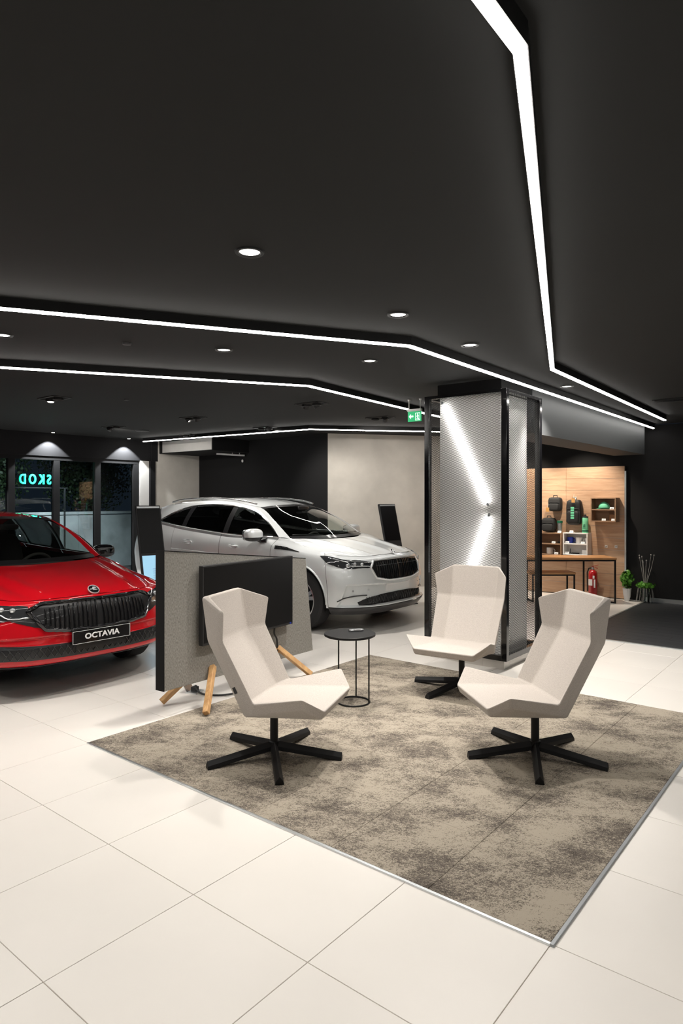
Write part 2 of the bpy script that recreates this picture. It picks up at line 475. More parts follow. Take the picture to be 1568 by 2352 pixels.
# dropped bulkhead beam near the glass wall, side faces along V
cB = Vector((-2.40, 12.2, 0))
pts = [cB, cB + V * 1.75, cB + V * 1.75 + U * 1.2, cB + U * 1.2]
o = MB().prism([p + Vector((0, 0, 2.50)) for p in pts], (0, 0, CEIL - 2.50)).build('ceiling_beam_bulkhead', 'black_wall'); tag(o, kind='structure')
MB().prism([cB - U * .014 + Vector((0, 0, 2.51)), cB + V * 1.5 - U * .014 + Vector((0, 0, 2.51)), cB + V * 1.5 - U * .001 + Vector((0, 0, 2.51)), cB - U * .001 + Vector((0, 0, 2.51))], (0, 0, CEIL - 2.52)).build('lit_face_board', 'white_plaster', o)  # pale board on the black beam puts its front face's light into colour
# beam from the column to the right wall, along U
b0 = Vector((1.95, 6.72, 0))
pts = [b0, b0 + U * 4.25, b0 + U * 4.25 + V * 0.45, b0 + V * 0.45]
o = MB().prism([p + Vector((0, 0, 2.27)) for p in pts], (0, 0, CEIL - 2.27)).build('ceiling_beam_column', 'bulkhead'); tag(o, kind='structure')

# glass wall: bulkhead, frames, panes
GT0, GT1 = -13.5, 2.62
n_ = V
o = MB().prism([GL0 + U * GT0 + Vector((0,0,2.34)), GL0 + U * (GT1 + 0.45) + Vector((0,0,2.34)), GL0 + U * (GT1 + 0.45) + V * 0.2 + Vector((0,0,2.34)), GL0 + U * GT0 + V * 0.2 + Vector((0,0,2.34))], (0, 0, CEIL - 2.34)).build('wall_glass_bulkhead', 'bulkhead_black')
tag(o, kind='structure')
mull = [2.58, 1.77, 0.98, 0.20] + [0.20 - 0.79 * k for k in range(1, 17)]
win = thing('window_1', None, None, GL0 + U * 0, 0); tag(win, kind='structure')
win.location = (0, 0, 0)
for t in mull:
    p = GL0 + U * t + V * 0.06
    MB().bar(p, p + Vector((0, 0, 2.34)), 0.085, 0.11, up=U).build('mullion', 'black_wall', win)
for t0, t1 in zip(mull[1:], mull[:-1]):
    pa = GL0 + U * (t0 + 0.03) + V * 0.07; pb = GL0 + U * (t1 - 0.03) + V * 0.07
    MB().prism([pa + Vector((0,0,0.06)), pb + Vector((0,0,0.06)), pb + V * 0.012 + Vector((0,0,0.06)), pa + V * 0.012 + Vector((0,0,0.06))], (0, 0, 2.24)).build('pane', 'glass', win)
MB().bar(GL0 + U * mull[-1] + V * 0.06 + Vector((0,0,2.305)), GL0 + U * 2.6 + V * 0.06 + Vector((0,0,2.305)), 0.09, 0.07).build('window_head', 'black_wall', win)
MB().bar(GL0 + U * mull[-1] + V * 0.06 + Vector((0,0,0.04)), GL0 + U * 2.6 + V * 0.06 + Vector((0,0,0.04)), 0.09, 0.08).build('window_sill', 'black_metal', win)
wall('wall_pilaster', GL0 + U * 2.66, GL0 + U * 2.86, 0, 2.34, 'white_plaster')
p = GL0 + U * 2.92
o = MB().bar(p, p + Vector((0,0,2.34)), 0.10, 0.12, up=U).build('trim_3', 'black_metal'); tag(o, kind='structure')
# ------------------------------------------------------------------ LED strips (surface profiles under the ceiling)
def offset_path(P, w):
    out = []
    n = len(P)
    for i in range(n):
        d0 = (P[i] - P[i - 1]).normalized() if i > 0 else (P[1] - P[0]).normalized()
        d1 = (P[i + 1] - P[i]).normalized() if i < n - 1 else d0
        n0 = Vector((-d0.y, d0.x, 0)); n1 = Vector((-d1.y, d1.x, 0))
        m = (n0 + n1).normalized(); out.append(P[i] + m * (w / max(0.3, m.dot(n0))))
    return out
def strip_mesh(P, w, z0, z1):
    L = offset_path(P, w / 2); R = offset_path(P, -w / 2); mb = MB(); n = len(P)
    vs = []
    for a, b in zip(L, R):
        vs += [(a.x, a.y, z0), (b.x, b.y, z0), (b.x, b.y, z1), (a.x, a.y, z1)]
    fs = []
    for i in range(n - 1):
        o = i * 4
        fs += [(o, o+1, o+5, o+4), (o+1, o+2, o+6, o+5), (o+2, o+3, o+7, o+6), (o+3, o, o+4, o+7)]
    fs += [(3, 2, 1, 0), tuple((n - 1) * 4 + k for k in range(4))]
    return mb.add(vs, fs)
def led(label, pts, w=0.032):
    P = [Vector((p[0], p[1], 0)) for p in pts]
    t = thing('led_strip_light', label, 'light')
    strip_mesh(P, w + 0.006, LED_Z + 0.011, CEIL + 0.002).build('housing', 'black_metal', t)
    strip_mesh(P, w, LED_Z, LED_Z + 0.011).build('diffuser', 'led', t)
    return t
ud = (U.x, U.y)
led('long zigzag white LED strip, the one running over the lounge carpet', [(-3.40, -3.35), (0.428, 1.577), (1.755, 5.477), (4.45, 9.05)])
led('bent white LED strip crossing just before the mesh column', [(-6.60, 1.95), (0.48, 4.643), (4.78, 10.08)])
led('bent white LED strip behind the green exit sign', [(-6.4, 4.11), (-0.316, 6.287), (1.12, 8.41), (2.5, 10.4)])
led('bent white LED strip along the back walls above the white car', [(-3.74, 12.43), (-0.50, 10.23), (1.336, 10.56), (2.6, 10.80)])
led('added white LED strip out of view, filling the foreground with light', [(-8.4, -1.0), (-3.0, 0.6), (1.2, -1.2), (5.8, 4.6)])  # extra strip, added out of view for fill light

# ------------------------------------------------------------------ ceiling downlights
def cp_(px, py): return gp(px, py, CEIL)
dl0 = None
def downlight(p, watts=SPOT_W, size=105):
    global dl0
    if dl0 is None:
        t = thing('downlight', 'round recessed downlight with dark ring in the black ceiling', 'light', group='round ceiling downlights')
        MB().lathe([(0.045, 0.004), (0.052, -0.008), (0.066, -0.008), (0.070, 0.002)], 28, cap=False).build('trim_ring', 'black_metal', t, smooth=40)
        MB().lathe([(0.047, -0.001), (0.040, -0.0025), (0.001, -0.003)], 28, cap=False).build('lens', 'lens', t, smooth=40)
        dl0 = t
    else:
        t = copy_tree(dl0)
    t.location = (p[0], p[1], CEIL)
    spot('downlight_lamp', (0, 0, -0.012), watts, size, 0.75, parent=t, radius=0.045)
    return t
for px, py in ((573, 578), (914, 722), (1079, 792), (514, 803), (849, 828), (6, 769), (1301, 887)):
    downlight(cp_(px, py), SPOT_W * (2.4 if px == 1301 else 1.0))
for p in ((-2.2, 1.2), (0.6, 0.4), (2.9, 0.8), (-1.6, -1.8), (3.6, 4.2), (5.2, 6.0), (-4.3, 3.6)):  # further downlights added out of view as fill
    downlight(p)

# pinspots washing the glass-wall bulkhead (two in the picture, more along the wall)
pins = []
for px, py in ((139, 991), (298, 1007)):
    p = cp_(px, py); pins.append((p - GL0).dot(U))
pins += [pins[0] - 1.75 * k for k in range(1, 5)]
for u_ in pins:
    p = GL0 + U * u_ - V * 0.16
    t = thing('pin_spot', 'tiny round spot washing the bulkhead above the glass wall', 'light', (p.x, p.y, CEIL), group='bulkhead pin spots')
    MB().lathe([(0.030, 0.001), (0.034, -0.006), (0.048, -0.006), (0.05, 0.001)], 20, cap=False).build('trim_ring', 'black_metal', t, smooth=40)
    MB().lathe([(0.0305, 0.0), (0.028, -0.004), (0.001, -0.005)], 20, cap=False).build('lens', 'glint', t, smooth=40)
    spot('pin_spot_lamp', (0, 0, -0.015), 150, 97, 0.12, col=(0.95, 0.98, 1.0), parent=t, radius=0.02)

# recessed square twin-spot boxes (heads switched off)
bx0 = None
def spot_box(px, py, lit=False):
    global bx0
    p = cp_(px, py)
    if bx0 is None:
        t = thing('recessed_spot_box', 'black rectangular recessed ceiling box with two spot heads turned away', 'light', group='recessed spot boxes')
        mb = MB()
        for a, b in (((-.18,-.10),(.18,-.10)), ((-.18,.10),(.18,.10)), ((-.18,-.10),(-.18,.10)), ((.18,-.10),(.18,.10))):
            mb.bar((*a, -0.004), (*b, -0.004), 0.018, 0.010)
        mb.build('frame', 'black_plastic', t)
        MB().box(-.17, .17, -.09, .09, -0.002, 0.0).build('recess', 'car_void', t)
        for s in (-1, 1):
            hd = MB().lathe([(0.05, 0.0), (0.058, -0.03), (0.05, -0.035), (0.03, -0.02), (0.001, -0.02)], 18, c=(s * .085, 0, 0), cap=False).build('spot_head', 'black_plastic', t, smooth=40)
        bx0 = t
    else: t = copy_tree(bx0)
    t.location = (p.x, p.y, CEIL); t.rotation_euler = (0, 0, ROT)
    if lit:
        tag(t, 'black rectangular recessed ceiling box with one spot head lit', 'light'); 
        if 'group' in t.keys(): del t['group']
        MB().lathe([(0.034, -0.036), (0.03, -0.042), (0.001, -0.044)], 14, c=(-.085, 0, 0), cap=False).build('bulb', 'glint', t)
        spot('box_lamp', (-.085, 0, -0.04), SPOT_W * 0.7, 80, 0.6, parent=t, radius=0.03)
    return t
BOXES = [spot_box(px, py) for px, py in ((443, 959), (260, 980), (715, 927), (873, 959), (609, 982), (435, 998))]
spot_box(125, 914, True)
# heads of the recessed boxes are turned away from the entrance, towards cars and walls: each lamp sits in its head, its lens faces the target
for bi, side, tgt, wt in ((0, -1, (-.6, 9.0, .8), 70), (2, 1, (.9, 8.4, .5), 80), (3, 1, (.9, 11.8, 1.2), 60), (4, 1, (.2, 11.6, 1.2), 60), (1, -1, (-3.2, 13.8, 1.3), 60), (2, -1, (-.9, 8.9, .9), 60), (0, 1, (-2.0, 10.3, 1.0), 60)):
    bo = BOXES[bi]
    q = Vector(bo.location) + (-V * .085 * side); q.z = CEIL - .042
    d = (Vector(tgt) - q).normalized()
    lq = Matrix.Rotation(-ROT, 3, 'Z') @ (q - Vector(bo.location)); ld = Matrix.Rotation(-ROT, 3, 'Z') @ d
    MB().lathe([(.034, -.055), (.036, -.05), (.036, .012), (.030, .012), (.024, -.004), (.001, -.005)], 16, cap=True).build('lamp_can', 'black_plastic', bo, smooth=40, loc=lq, rot=tuple(ld.to_track_quat('Z', 'Y').to_euler()))
    MB().lathe([(.022, -.0035), (.001, -.003)], 14, cap=False).build('lens', 'glint', bo, smooth=40, loc=lq, rot=tuple(ld.to_track_quat('Z', 'Y').to_euler()))
    spot('box_lamp', q + d * .02, wt * 1.25, 85, .8, radius=.03, target=tgt)
p = cp_(326, 989)
t = thing('ceiling_speaker', 'small flat round black ceiling speaker near the glass wall', 'speaker', (p.x, p.y, CEIL))
MB().lathe([(0.11, 0.0), (0.112, -0.008), (0.09, -0.012), (0.001, -0.012)], 24, cap=False).build('grille', 'black_plastic', t, smooth=40)
p = cp_(1556, 916)
t = thing('ceiling_vent', 'black slatted ceiling vent near the right wall', 'vent', (p.x, p.y, CEIL), ROT)
MB().box(-.25, .25, -.09, .09, -0.008, 0).build('frame', 'car_void', t)
for k in range(5): MB().box(-.23, .23, -.07 + k * .032, -.058 + k * .032, -0.016, -0.008).build('slat', 'black_metal', t)
for px, py in ((290, 917), (291, 788)):
    p = cp_(px, py)
    t = thing('sensor', 'tiny flat round dark sensor disc on the black ceiling', 'sensor', (p.x, p.y, CEIL), group='ceiling sensor discs')
    MB().lathe([(0.032, 0.0), (0.03, -0.012), (0.012, -0.016), (0.001, -0.016)], 16, cap=False).build('cover', 'black_plastic', t, smooth=40)
p = cp_(1060, 884)
t = thing('sprinkler', 'small chrome sprinkler head on the ceiling before the mesh column', 'sprinkler', (p.x, p.y, CEIL))
MB().lathe([(0.025, 0.0), (0.022, -0.006), (0.009, -0.010), (0.009, -0.035), (0.018, -0.038), (0.016, -0.042), (0.001, -0.042)], 14, cap=False).build('head', 'chrome', t, smooth=40)

# white track rail below the bulkhead beam
p = Vector((-2.2, 12.9, 2.47))
t = thing('track_rail', 'short white suspended rail with two stems below the bulkhead', 'rail', p, 0.35)
MB().bar((-.25, 0, 0), (.30, 0, -0.02), 0.035, 0.03).build('bar', 'white', t)
for x in (0.06, 0.2): MB().tube([(x, 0, 0.0), (x, 0, 0.10)], 0.008, 8).build('stem', 'white', t)
p = Vector((-1.95, 12.95, 2.34))
t = thing('wall_sensor', 'tiny white sensor high on the black wall', 'sensor', p)
MB().sup((0, 0, 0), (0.02, 0.02, 0.03), 0.8, 10, 8).build('shell', 'white', t, smooth=60)
MB().bar((0, 0.0, 0), (0, 0.09, 0), 0.012, 0.012).build('stem', 'white', t)

# exit sign
pe = gp(952, 917, CEIL); 
t = es_ = thing('exit_sign', 'green illuminated exit sign with arrow and running figure hung from ceiling', 'sign', (pe.x, pe.y, CEIL), ROT + 0.12)
w2 = 0.125
es_.scale = (.70, 1, .85)
for x in (-w2 * .82, w2 * .82):
    MB().tube([(x, 0, 0), (x, 0, -0.13)], 0.007, 8).build('hanging_rod', 'white', t)
    MB().lathe([(0.001, -0.018), (0.018, -0.018), (0.022, 0.0)], 12, c=(x, 0, 0), cap=False).build('ceiling_cup', 'white', t, smooth=40)
MB().box(-w2, w2, -0.02, 0.02, -0.165, -0.13).build('lamp_case', 'white', t, bevel=0.004)
MB().box(-w2 * .96, w2 * .96, -0.005, 0.005, -0.30, -0.165).build('sign_panel', 'exit_green', t)
mb = MB()
y0 = -0.0065
mb.prism([(-.10, y0, -.232), (-.065, y0, -.20), (-.065, y0, -.222), (-.02, y0, -.222), (-.02, y0, -.242), (-.065, y0, -.242), (-.065, y0, -.264)], (0, 0.001, 0))
mb.build('arrow', 'exit_white', t)
mb = MB()
mb.box(.015, .10, y0, y0 + .001, -.285, -.28); mb.box(.015, .02, y0, y0 + .001, -.285, -.185); mb.box(.095, .10, y0, y0 + .001, -.285, -.185); mb.box(.015, .10, y0, y0 + .001, -.19, -.185)
mb.lathe([(0.001, y0), (0.010, y0)], 10, c=(.058, 0, -.205), axis='Y', cap=False)
for a, b in (((.058, -.216), (.062, -.245)), ((.062, -.245), (.042, -.272)), ((.062, -.245), (.080, -.275)), ((.058, -.222), (.040, -.235)), ((.058, -.222), (.078, -.232))):
    mb.bar((a[0], y0, a[1]), (b[0], y0, b[1]), 0.001, 0.010, up=(b[1] - a[1], 0, -(b[0] - a[0])))
mb.build('running_figure', 'exit_white', t)

# ------------------------------------------------------------------ mesh-clad column
NC = Vector((1.526, 6.08, 0)); CW, CD = 0.888, 0.84; Z0, Z1 = 0.086, 2.625
col = thing('column_core', None, None, NC, ROT); tag(col, kind='structure'); col.name = 'wall_column'
IN = 0.115
MB().box(-CW + IN, -IN, IN, CD - IN, 0.09, Z1 - 0.02).build('column_shaft', 'pillar', col)
MB().box(-CW + IN * .85, -IN * .85, IN * .85, CD - IN * .85, Z1 - 0.02, CEIL).build('column_head', 'black_wall', col)
pb_ = [(-CW + .045, -.045, .045, CD - .045)]
x0, x1, y0, y1 = pb_[0]
for k in range(4):   # plinth tiles on each face
    n = 2
    for i in range(n):
        if k in (0, 1):
            xa = x0 + (x1 - x0) * (0.0 if i == 0 else 0.72); xb = x0 + (x1 - x0) * (0.72 if i == 0 else 1.0)
            yy = (y0, y0 + .012) if k == 0 else (y1 - .012, y1)
            MB().box(xa + .001, xb - .001, yy[0], yy[1], 0.0, .085).build('plinth_tile', 'tile', col)
        else:
            ya = y0 + .0125 + (y1 - y0 - .025) * (0.0 if i == 0 else 0.15); yb = y0 + .0125 + (y1 - y0 - .025) * (0.15 if i == 0 else 1.0)
            xx = (x0, x0 + .012) if k == 2 else (x1 - .012, x1)
            MB().box(xx[0], xx[1], ya + .001, yb - .001, 0.0, .085).build('plinth_tile', 'tile', col)
MB().box(x0 + .012, x1 - .012, y0 + .012, y1 - .012, 0, .09).build('plinth_core', 'grout', col)

cage = thing('mesh_cage', 'black steel cage with diamond wire mesh wrapped round the column', 'cage', NC + Vector((0, 0, Z0)), ROT)
HZ = Z1 - Z0
ps = 0.055
for x, y in ((0, 0), (-CW, 0), (0, CD), (-CW, CD)):
    ox = -ps if x == 0 else 0; oy = 0 if y == 0 else -ps
    MB().box(x + ox, x + ox + ps, y + oy, y + oy + ps, 0, HZ).build('post', 'gloss_black', cage, bevel=0.004)
for z in (0, HZ - .03):
    hh = .05 if z == 0 else .03
    MB().box(-CW + ps, -ps, 0.004, ps - .004, z, z + hh).build('rail', 'gloss_black', cage)
    MB().box(-CW + ps, -ps, CD - ps + .004, CD - .004, z, z + hh).build('rail', 'gloss_black', cage)
    MB().box(-ps + .004, -.004, ps, CD - ps, z, z + hh).build('rail', 'gloss_black', cage)
    MB().box(-CW + .004, -CW + ps - .004, ps, CD - ps, z, z + hh).build('rail', 'gloss_black', cage)
def mesh_panel(W, H, dx=0.052, dy=0.0235, t=0.0020, th=0.0022):
    """expanded-metal net in the local xz plane, 0..W by 0..H"""
    mb = MB(); sl = dy / dx
    for sg in (1, -1):
        k0 = -int(W * sl / dy) - 2; k1 = int(H / dy) + 2
        for k in range(k0, k1 + (int(W * sl / dy) + 2 if sg < 0 else 1)):
            c = k * dy
            za, zb = (c, c + sl * W) if sg > 0 else (c, c - sl * W)
            xa, xb = 0.0, W
            def xat(z): return (z - c) / (sl * sg)
            zs = sorted((za, zb))
            if zs[1] <= 0 or zs[0] >= H: continue
            if za < 0: xa = xat(0)
            if za > H: xa = xat(H)
            if zb < 0: xb = xat(0)
            if zb > H: xb = xat(H)
            if xb - xa < 0.004: continue
            fz = lambda x: c + sl * sg * x
            yo = 0.002 if sg > 0 else -0.002
            hz = t * 0.55
            mb.add([(xa, yo - th/2, fz(xa) - hz), (xb, yo - th/2, fz(xb) - hz), (xb, yo - th/2, fz(xb) + hz), (xa, yo - th/2, fz(xa) + hz),
                    (xa, yo + th/2, fz(xa) - hz), (xb, yo + th/2, fz(xb) - hz), (xb, yo + th/2, fz(xb) + hz), (xa, yo + th/2, fz(xa) + hz)],
                   [(0,1,2,3), (7,6,5,4), (3,2,6,7), (4,5,1,0)])
    return mb
zz = .045; hh = HZ - .07
pn = mesh_panel(CW - 2 * ps + .01, hh)
for yy in (0.028, CD - 0.028):
    tag(pn.build('mesh_panel', 'steel_mesh', cage, loc=(-CW + ps - .005, yy, zz)), kind='stuff')
pn = mesh_panel(CD - 2 * ps + .01, hh)
for xx in (-0.028, -CW + 0.028):
    tag(pn.build('mesh_panel', 'steel_mesh', cage, loc=(xx, ps - .005, zz), rot=PI / 2), kind='stuff')

# LED tubes on the column shaft, behind the mesh
def shaft_pt(px, py):
    # ray with the plane local y = IN-0.03
    n = U; p0 = NC + U * (IN - 0.02)
    d = Vector(((px - CX) / F_PX, 1, -(py - HORIZON) / F_PX)); o = Vector((0, 0, CAM_H))
    return o + d * ((p0 - o).dot(n) / d.dot(n))
segs = [((1017, 930), (1118, 1155)), ((1121, 1187), (1072, 1330))]
for i, (a, b) in enumerate(segs):
    A, B = shaft_pt(*a), shaft_pt(*b)
    t = thing('led_tube', ('longer slanting white LED tube, upper one behind the column mesh', 'shorter slanting white LED tube, lower one behind the column mesh')[i], 'light', (0, 0, 0))
    MB().tube([A, B], 0.009, 10).build('tube', 'led_tube', t, smooth=50)
    d = (B - A).normalized()
    for q, s in ((A, -1), (B, 1)): MB().tube([q, q + d * (s * 0.03)], 0.0105, 10).build('end_cap', 'alu_dark', t, smooth=50)

# ------------------------------------------------------------------ lounge chairs
def chair_shell():
    C = {  # center-line folds: (x, half width, z), outer edge: (x, y, z)
        'f': ((.42, .25, .395), (.325, .365, .485)),
        'm': ((-.065, .185, .385), (-.005, .285, .405)),
        'b': ((-.285, .20, .74), (-.19, .305, .757)),
        't': ((-.335, .205, 1.005), (-.172, .325, .935))}
    seq = ['f', 'm', 'b', 't']
    v = []
    for k in seq:
        (cx, cy, cz), (ox, oy, oz) = C[k]
        v += [Vector((ox, -oy, oz)), Vector((cx, -cy, cz)), Vector((cx, cy, cz)), Vector((ox, oy, oz))]
    top = v
    # back side offset: direction per fold
    off = {'f': Vector((-.02, 0, -.055)), 'm': Vector((-.05, 0, -.098)), 'b': Vector((-.068, 0, -.012)), 't': Vector((-.055, 0, -.012))}
    bot = []
    for i, k in enumerate(seq):
        for j in range(4):
            p = top[i * 4 + j] + off[k]
            if j in (0, 3):
                s = -1 if j == 0 else 1
                p = top[i * 4 + j] + off[k] * 0.75
                p.y -= s * (0.045 if k in 'f' else 0.015)
                if k in 'f': p.z -= .03
                if k == 'm': p.z -= 0.015
            bot.append(p)
    F = []
    for i in range(3):
        for j in range(3):
            a = i * 4 + j; F.append((a, a + 1, a + 5, a + 4))
    n = 16
    F2 = [tuple(n + q for q in reversed(f)) for f in F]
    loop = [0, 1, 2, 3, 7, 11, 15, 14, 13, 12, 8, 4]
    F3 = [(loop[(i + 1) % 12], loop[i], n + loop[i], n + loop[(i + 1) % 12]) for i in range(12)]
    return MB().add(top + bot, F + F2 + F3)
def make_chair(label, loc, face, base_deg):
    t = thing('lounge_chair', label, 'chair', (loc[0], loc[1], 0.007), 0)
    r = math.atan2(face[1], face[0])
    sh = chair_shell().build('seat_shell', 'chair', t, bevel=0.013, smooth=180, seg=3, rot=r, merge=True, blim=8, harden=True)
    MB().lathe([(0.025, 0.05), (0.025, 0.315)], 16).build('pole', 'black_metal', t, smooth=40)
    MB().box(-.09, .09, -.07, .07, .305, .325).build('mounting_plate', 'black_metal', t, rot=r)
    MB().lathe([(0.034, 0.035), (0.034, 0.095), (0.026, 0.10)], 10).build('hub', 'black_metal', t, smooth=40)
    for k in range(5):
        a = math.radians(base_deg + 72 * k)
        # triangular section bar: ridge on top
        sec = lambda x, w, z0, z1: [(x, -w, z0), (x, w, z0), (x, w * .78, z0 + (z1 - z0) * .45), (x, 0, z1), (x, -w * .78, z0 + (z1 - z0) * .45)]
        A = sec(0.015, .026, .045, .098); B = sec(.425, .026, .0, .046)
        mb = MB().add(A + B, [(4, 3, 2, 1, 0), (5, 6, 7, 8, 9)] + [(i, (i + 1) % 5, 5 + (i + 1) % 5, 5 + i) for i in range(5)])
        mb.build('leg', 'black_metal', t, bevel=0.0025, rot=a)
    return t, r
c1, r1 = make_chair('oat felt swivel lounge chair standing before the grey felt screen', (-.417, 4.07), (.95, -.30), -8)
tg = MB().box(-.012, .012, -.002, .002, -.02, .02).build('brand_tag', 'black_plastic', c1)
tg.location = Matrix.Rotation(r1, 3, 'Z') @ Vector((-.135, -.262, .465)); tg.rotation_euler = (0, -0.5, r1 - .15)
make_chair('oat felt swivel lounge chair between the carpet edge and the round table side, back to the dark floor', (1.198, 4.07), (-.985, -.17), 41)[0]['label'] = 'oat felt swivel lounge chair with its back towards the dark floor'
make_chair('oat felt swivel lounge chair directly in front of the mesh column', (1.005, 5.50), (-.52, -.854), 4)

# ------------------------------------------------------------------ side table with remote
st = thing('side_table', 'small round black side table with thin wire frame on the carpet', 'table', (.065, 5.12, 0.007))
MB().lathe([(0.192, .525), (0.2, .529), (0.2, .543), (0.197, .546)], 48).build('table_top', 'black_metal', st, smooth=40)
ring = [(.03 + .125 * math.cos(2 * PI * k / 40), .02 + .125 * math.sin(2 * PI * k / 40), .0065) for k in range(40)]
MB().tube(ring, .0062, 8, True).build('base_ring', 'black_metal', st, smooth=60)
for a in (200, 80, -20):
    x, y = .03 + .125 * math.cos(math.radians(a)), .02 + .125 * math.sin(math.radians(a))
    MB().tube([(x, y, .0065), (x, y, .50), (x * .97, y * .97, .520), (x * .8, y * .8, .527)], .0058, 8).build('leg', 'black_metal', st, smooth=60)
rm = thing('remote_control', 'silver remote control lying on the round side table', 'remote', (.115, 5.19, .553), 0.35)
MB().sup((0, 0, .008), (.062, .019, .008), 0.35, 20, 8).build('remote_body', 'silver', rm, smooth=50)
MB().box(-.045, .03, -.011, .011, .0155, .0172).build('button_pad', 'alu_dark', rm)

# ------------------------------------------------------------------ felt screen with television
d_ = Vector((.56, .83, 0)).normalized(); A0 = Vector((-1.288, 4.78, 0))
rp = math.atan2(d_.y, d_.x)
sc = thing('felt_screen', 'grey felt freestanding partition on splayed oak legs carrying a television', 'partition', A0, rp)
prof = [(0, 0, .195), (1.815, 0, .150), (1.70, 0, 1.035), (0, 0, 1.217)]
MB().prism(prof, (0, .085, 0)).build('felt_board', 'felt', sc, bevel=0.003, merge=True)
MB().prism([(-.006, -.002, .195), (0.0, -.002, .195), (0.0, -.002, 1.217), (-.006, -.002, 1.217)], (0, .089, 0)).build('black_edge', 'black_wall', sc)
MB().prism([(-.006, -.002, 1.217), (1.70, -.002, 1.035), (1.70, -.002, 1.040), (-.006, -.002, 1.222)], (0, .089, 0)).build('black_edge', 'black_wall', sc)
for xt, xf in ((.47, .185), (1.26, 1.47)):
    for sgn in (-1, 1):
        yt, yb = (-.022, -.235) if sgn < 0 else (.107, .245)
        MB().bar((xt, yt, .285), (xf, yb, 0.030), .042, .042, up=(0, 1, 0)).build('leg', 'oak', sc, bevel=0.004)
    MB().box(xt - .03, xt + .03, -.03, .115, .235, .28).build('cross_bar', 'oak', sc, bevel=0.003)
tv = thing('television', 'black flat television mounted on the grey felt screen', 'television', A0, rp)
x0, x1 = .31, 1.41
MB().box(x0, x1, -.075, -.03, .475, 1.085).build('tv_case', 'black_plastic', tv, bevel=0.004)
MB().box(x0 + .012, x1 - .012, -.0765, -.0748, .495, 1.073).build('tv_screen', 'screen', tv)
MB().box(x1 - .045, x1 - .025, -.0768, -.0760, .481, .497).build('tv_sticker', 'blue', tv)
MB().box(x0 + .35, x1 - .35, -.03, 0, .62, .92).build('wall_bracket', 'black_metal', tv)
def samp0(P, m=5):
    out = []
    for i in range(len(P) - 1):
        p0 = P[max(i - 1, 0)]; p1 = P[i]; p2 = P[i + 1]; p3 = P[min(i + 2, len(P) - 1)]
        for k in range(m):
            t = k / m
            out.append(0.5 * (2 * p1 + (p2 - p0) * t + (2 * p0 - 5 * p1 + 4 * p2 - p3) * t * t + (3 * p1 - p0 - 3 * p2 + p3) * t ** 3))
    return out + [P[-1]]
def cpt(x, y, z): return A0 + d_ * x + Vector((-d_.y, d_.x, 0)) * y + Vector((0, 0, z))
cbl = MB().tube(samp0([cpt(1.20, -.045, .50), cpt(1.205, -.03, .42), cpt(1.24, -.03, .36), cpt(1.25, -.025, .26), cpt(1.23, -.02, .17), cpt(1.22, -.03, .07), cpt(1.12, -.05, .022), cpt(.95, -.06, .018), cpt(.72, -.04, .018), cpt(.60, .05, .012), cpt(.54, .18, .02), cpt(.55, .26, .06), cpt(.58, .28, .055)]), .008, 8).build('power_cable', 'cable', None, smooth=60)
tag(cbl, 'black power cable running from the television down to the floor socket', 'cable')
fb = thing('floor_socket', 'open steel floor socket box under the grey felt screen', 'socket', cpt(.58, .30, 0), rp + .3)
MB().box(-.06, .06, -.05, .05, 0, .012).build('socket_frame', 'alu', fb)
MB().prism([(-.055, .04, .012), (.055, .04, .012), (.055, .09, .10), (-.055, .09, .10)], (0, .008, .004)).build('socket_lid', 'silver', fb)
MB().box(-.03, .02, -.03, .02, .012, .05).build('plug', 'black_plastic', fb, bevel=0.004)

# ------------------------------------------------------------------ information steles
def stele(label, loc, rz, tilt, H=1.52, lit=True, w=.36):
    t = thing('info_stele', label, 'display', loc, rz)
    # leaning board: local x = width, leans back in +y
    lx = math.sin(tilt); lz = math.cos(tilt)
    def q(x, h, o): return (x, h * lx + o * lz, h * lz - o * lx + 0.02)
    def slab(name, x0, x1, h0, h1, o0, o1, m):
        vs = [q(x0,h0,o0), q(x1,h0,o0), q(x1,h0,o1), q(x0,h0,o1), q(x0,h1,o0), q(x1,h1,o0), q(x1,h1,o1), q(x0,h1,o1)]
        return MB().add(vs, [(3,2,1,0),(4,5,6,7),(0,1,5,4),(1,2,6,5),(2,3,7,6),(3,0,4,7)]).build(name, m, t, bevel=0.002)
    slab('board', -w/2, w/2, 0.0, H, 0.0, 0.035, 'black_plastic')
    slab('glass_screen', -w/2 + .012, w/2 - .012, H * .625, H - .02, -0.004, 0.0, 'screen')
    slab('top_light', -w/2 + .012, w/2 - .012, H - .035, H - .012, -0.006, -0.004, 'alu')
    if lit:
        slab('price_sheet', -w/2 + .02, w/2 - .02, H * .06, H * .605, -0.004, 0.0, 'blue_screen')
        for k in range(7): slab('print_line', -.02, w/2 - .05 - .02 * (k % 3), H * (.50 - .016 * k), H * (.503 - .016 * k), -0.005, -0.004, 'grey_print')
    MB().box(-w/2 - .03, w/2 + .03, -.10, .32, 0, .018).build('foot_plate', 'black_metal', t, bevel=0.004)
    MB().bar((0, .30, .018), (0, H * .5 * lx + .04, H * .5 * lz), .05, .02).build('back_strut', 'black_metal', t)
    return t
stele('leaning black info stele with pale blue sheet between the cars', (-2.08, 7.58, 0), 0.62, .29, H=1.56, w=.30)
stele('leaning black info stele beyond the white car before the plaster wall', (.95, 9.95, 0), 0.62, .27, H=1.55, lit=False, w=.32)
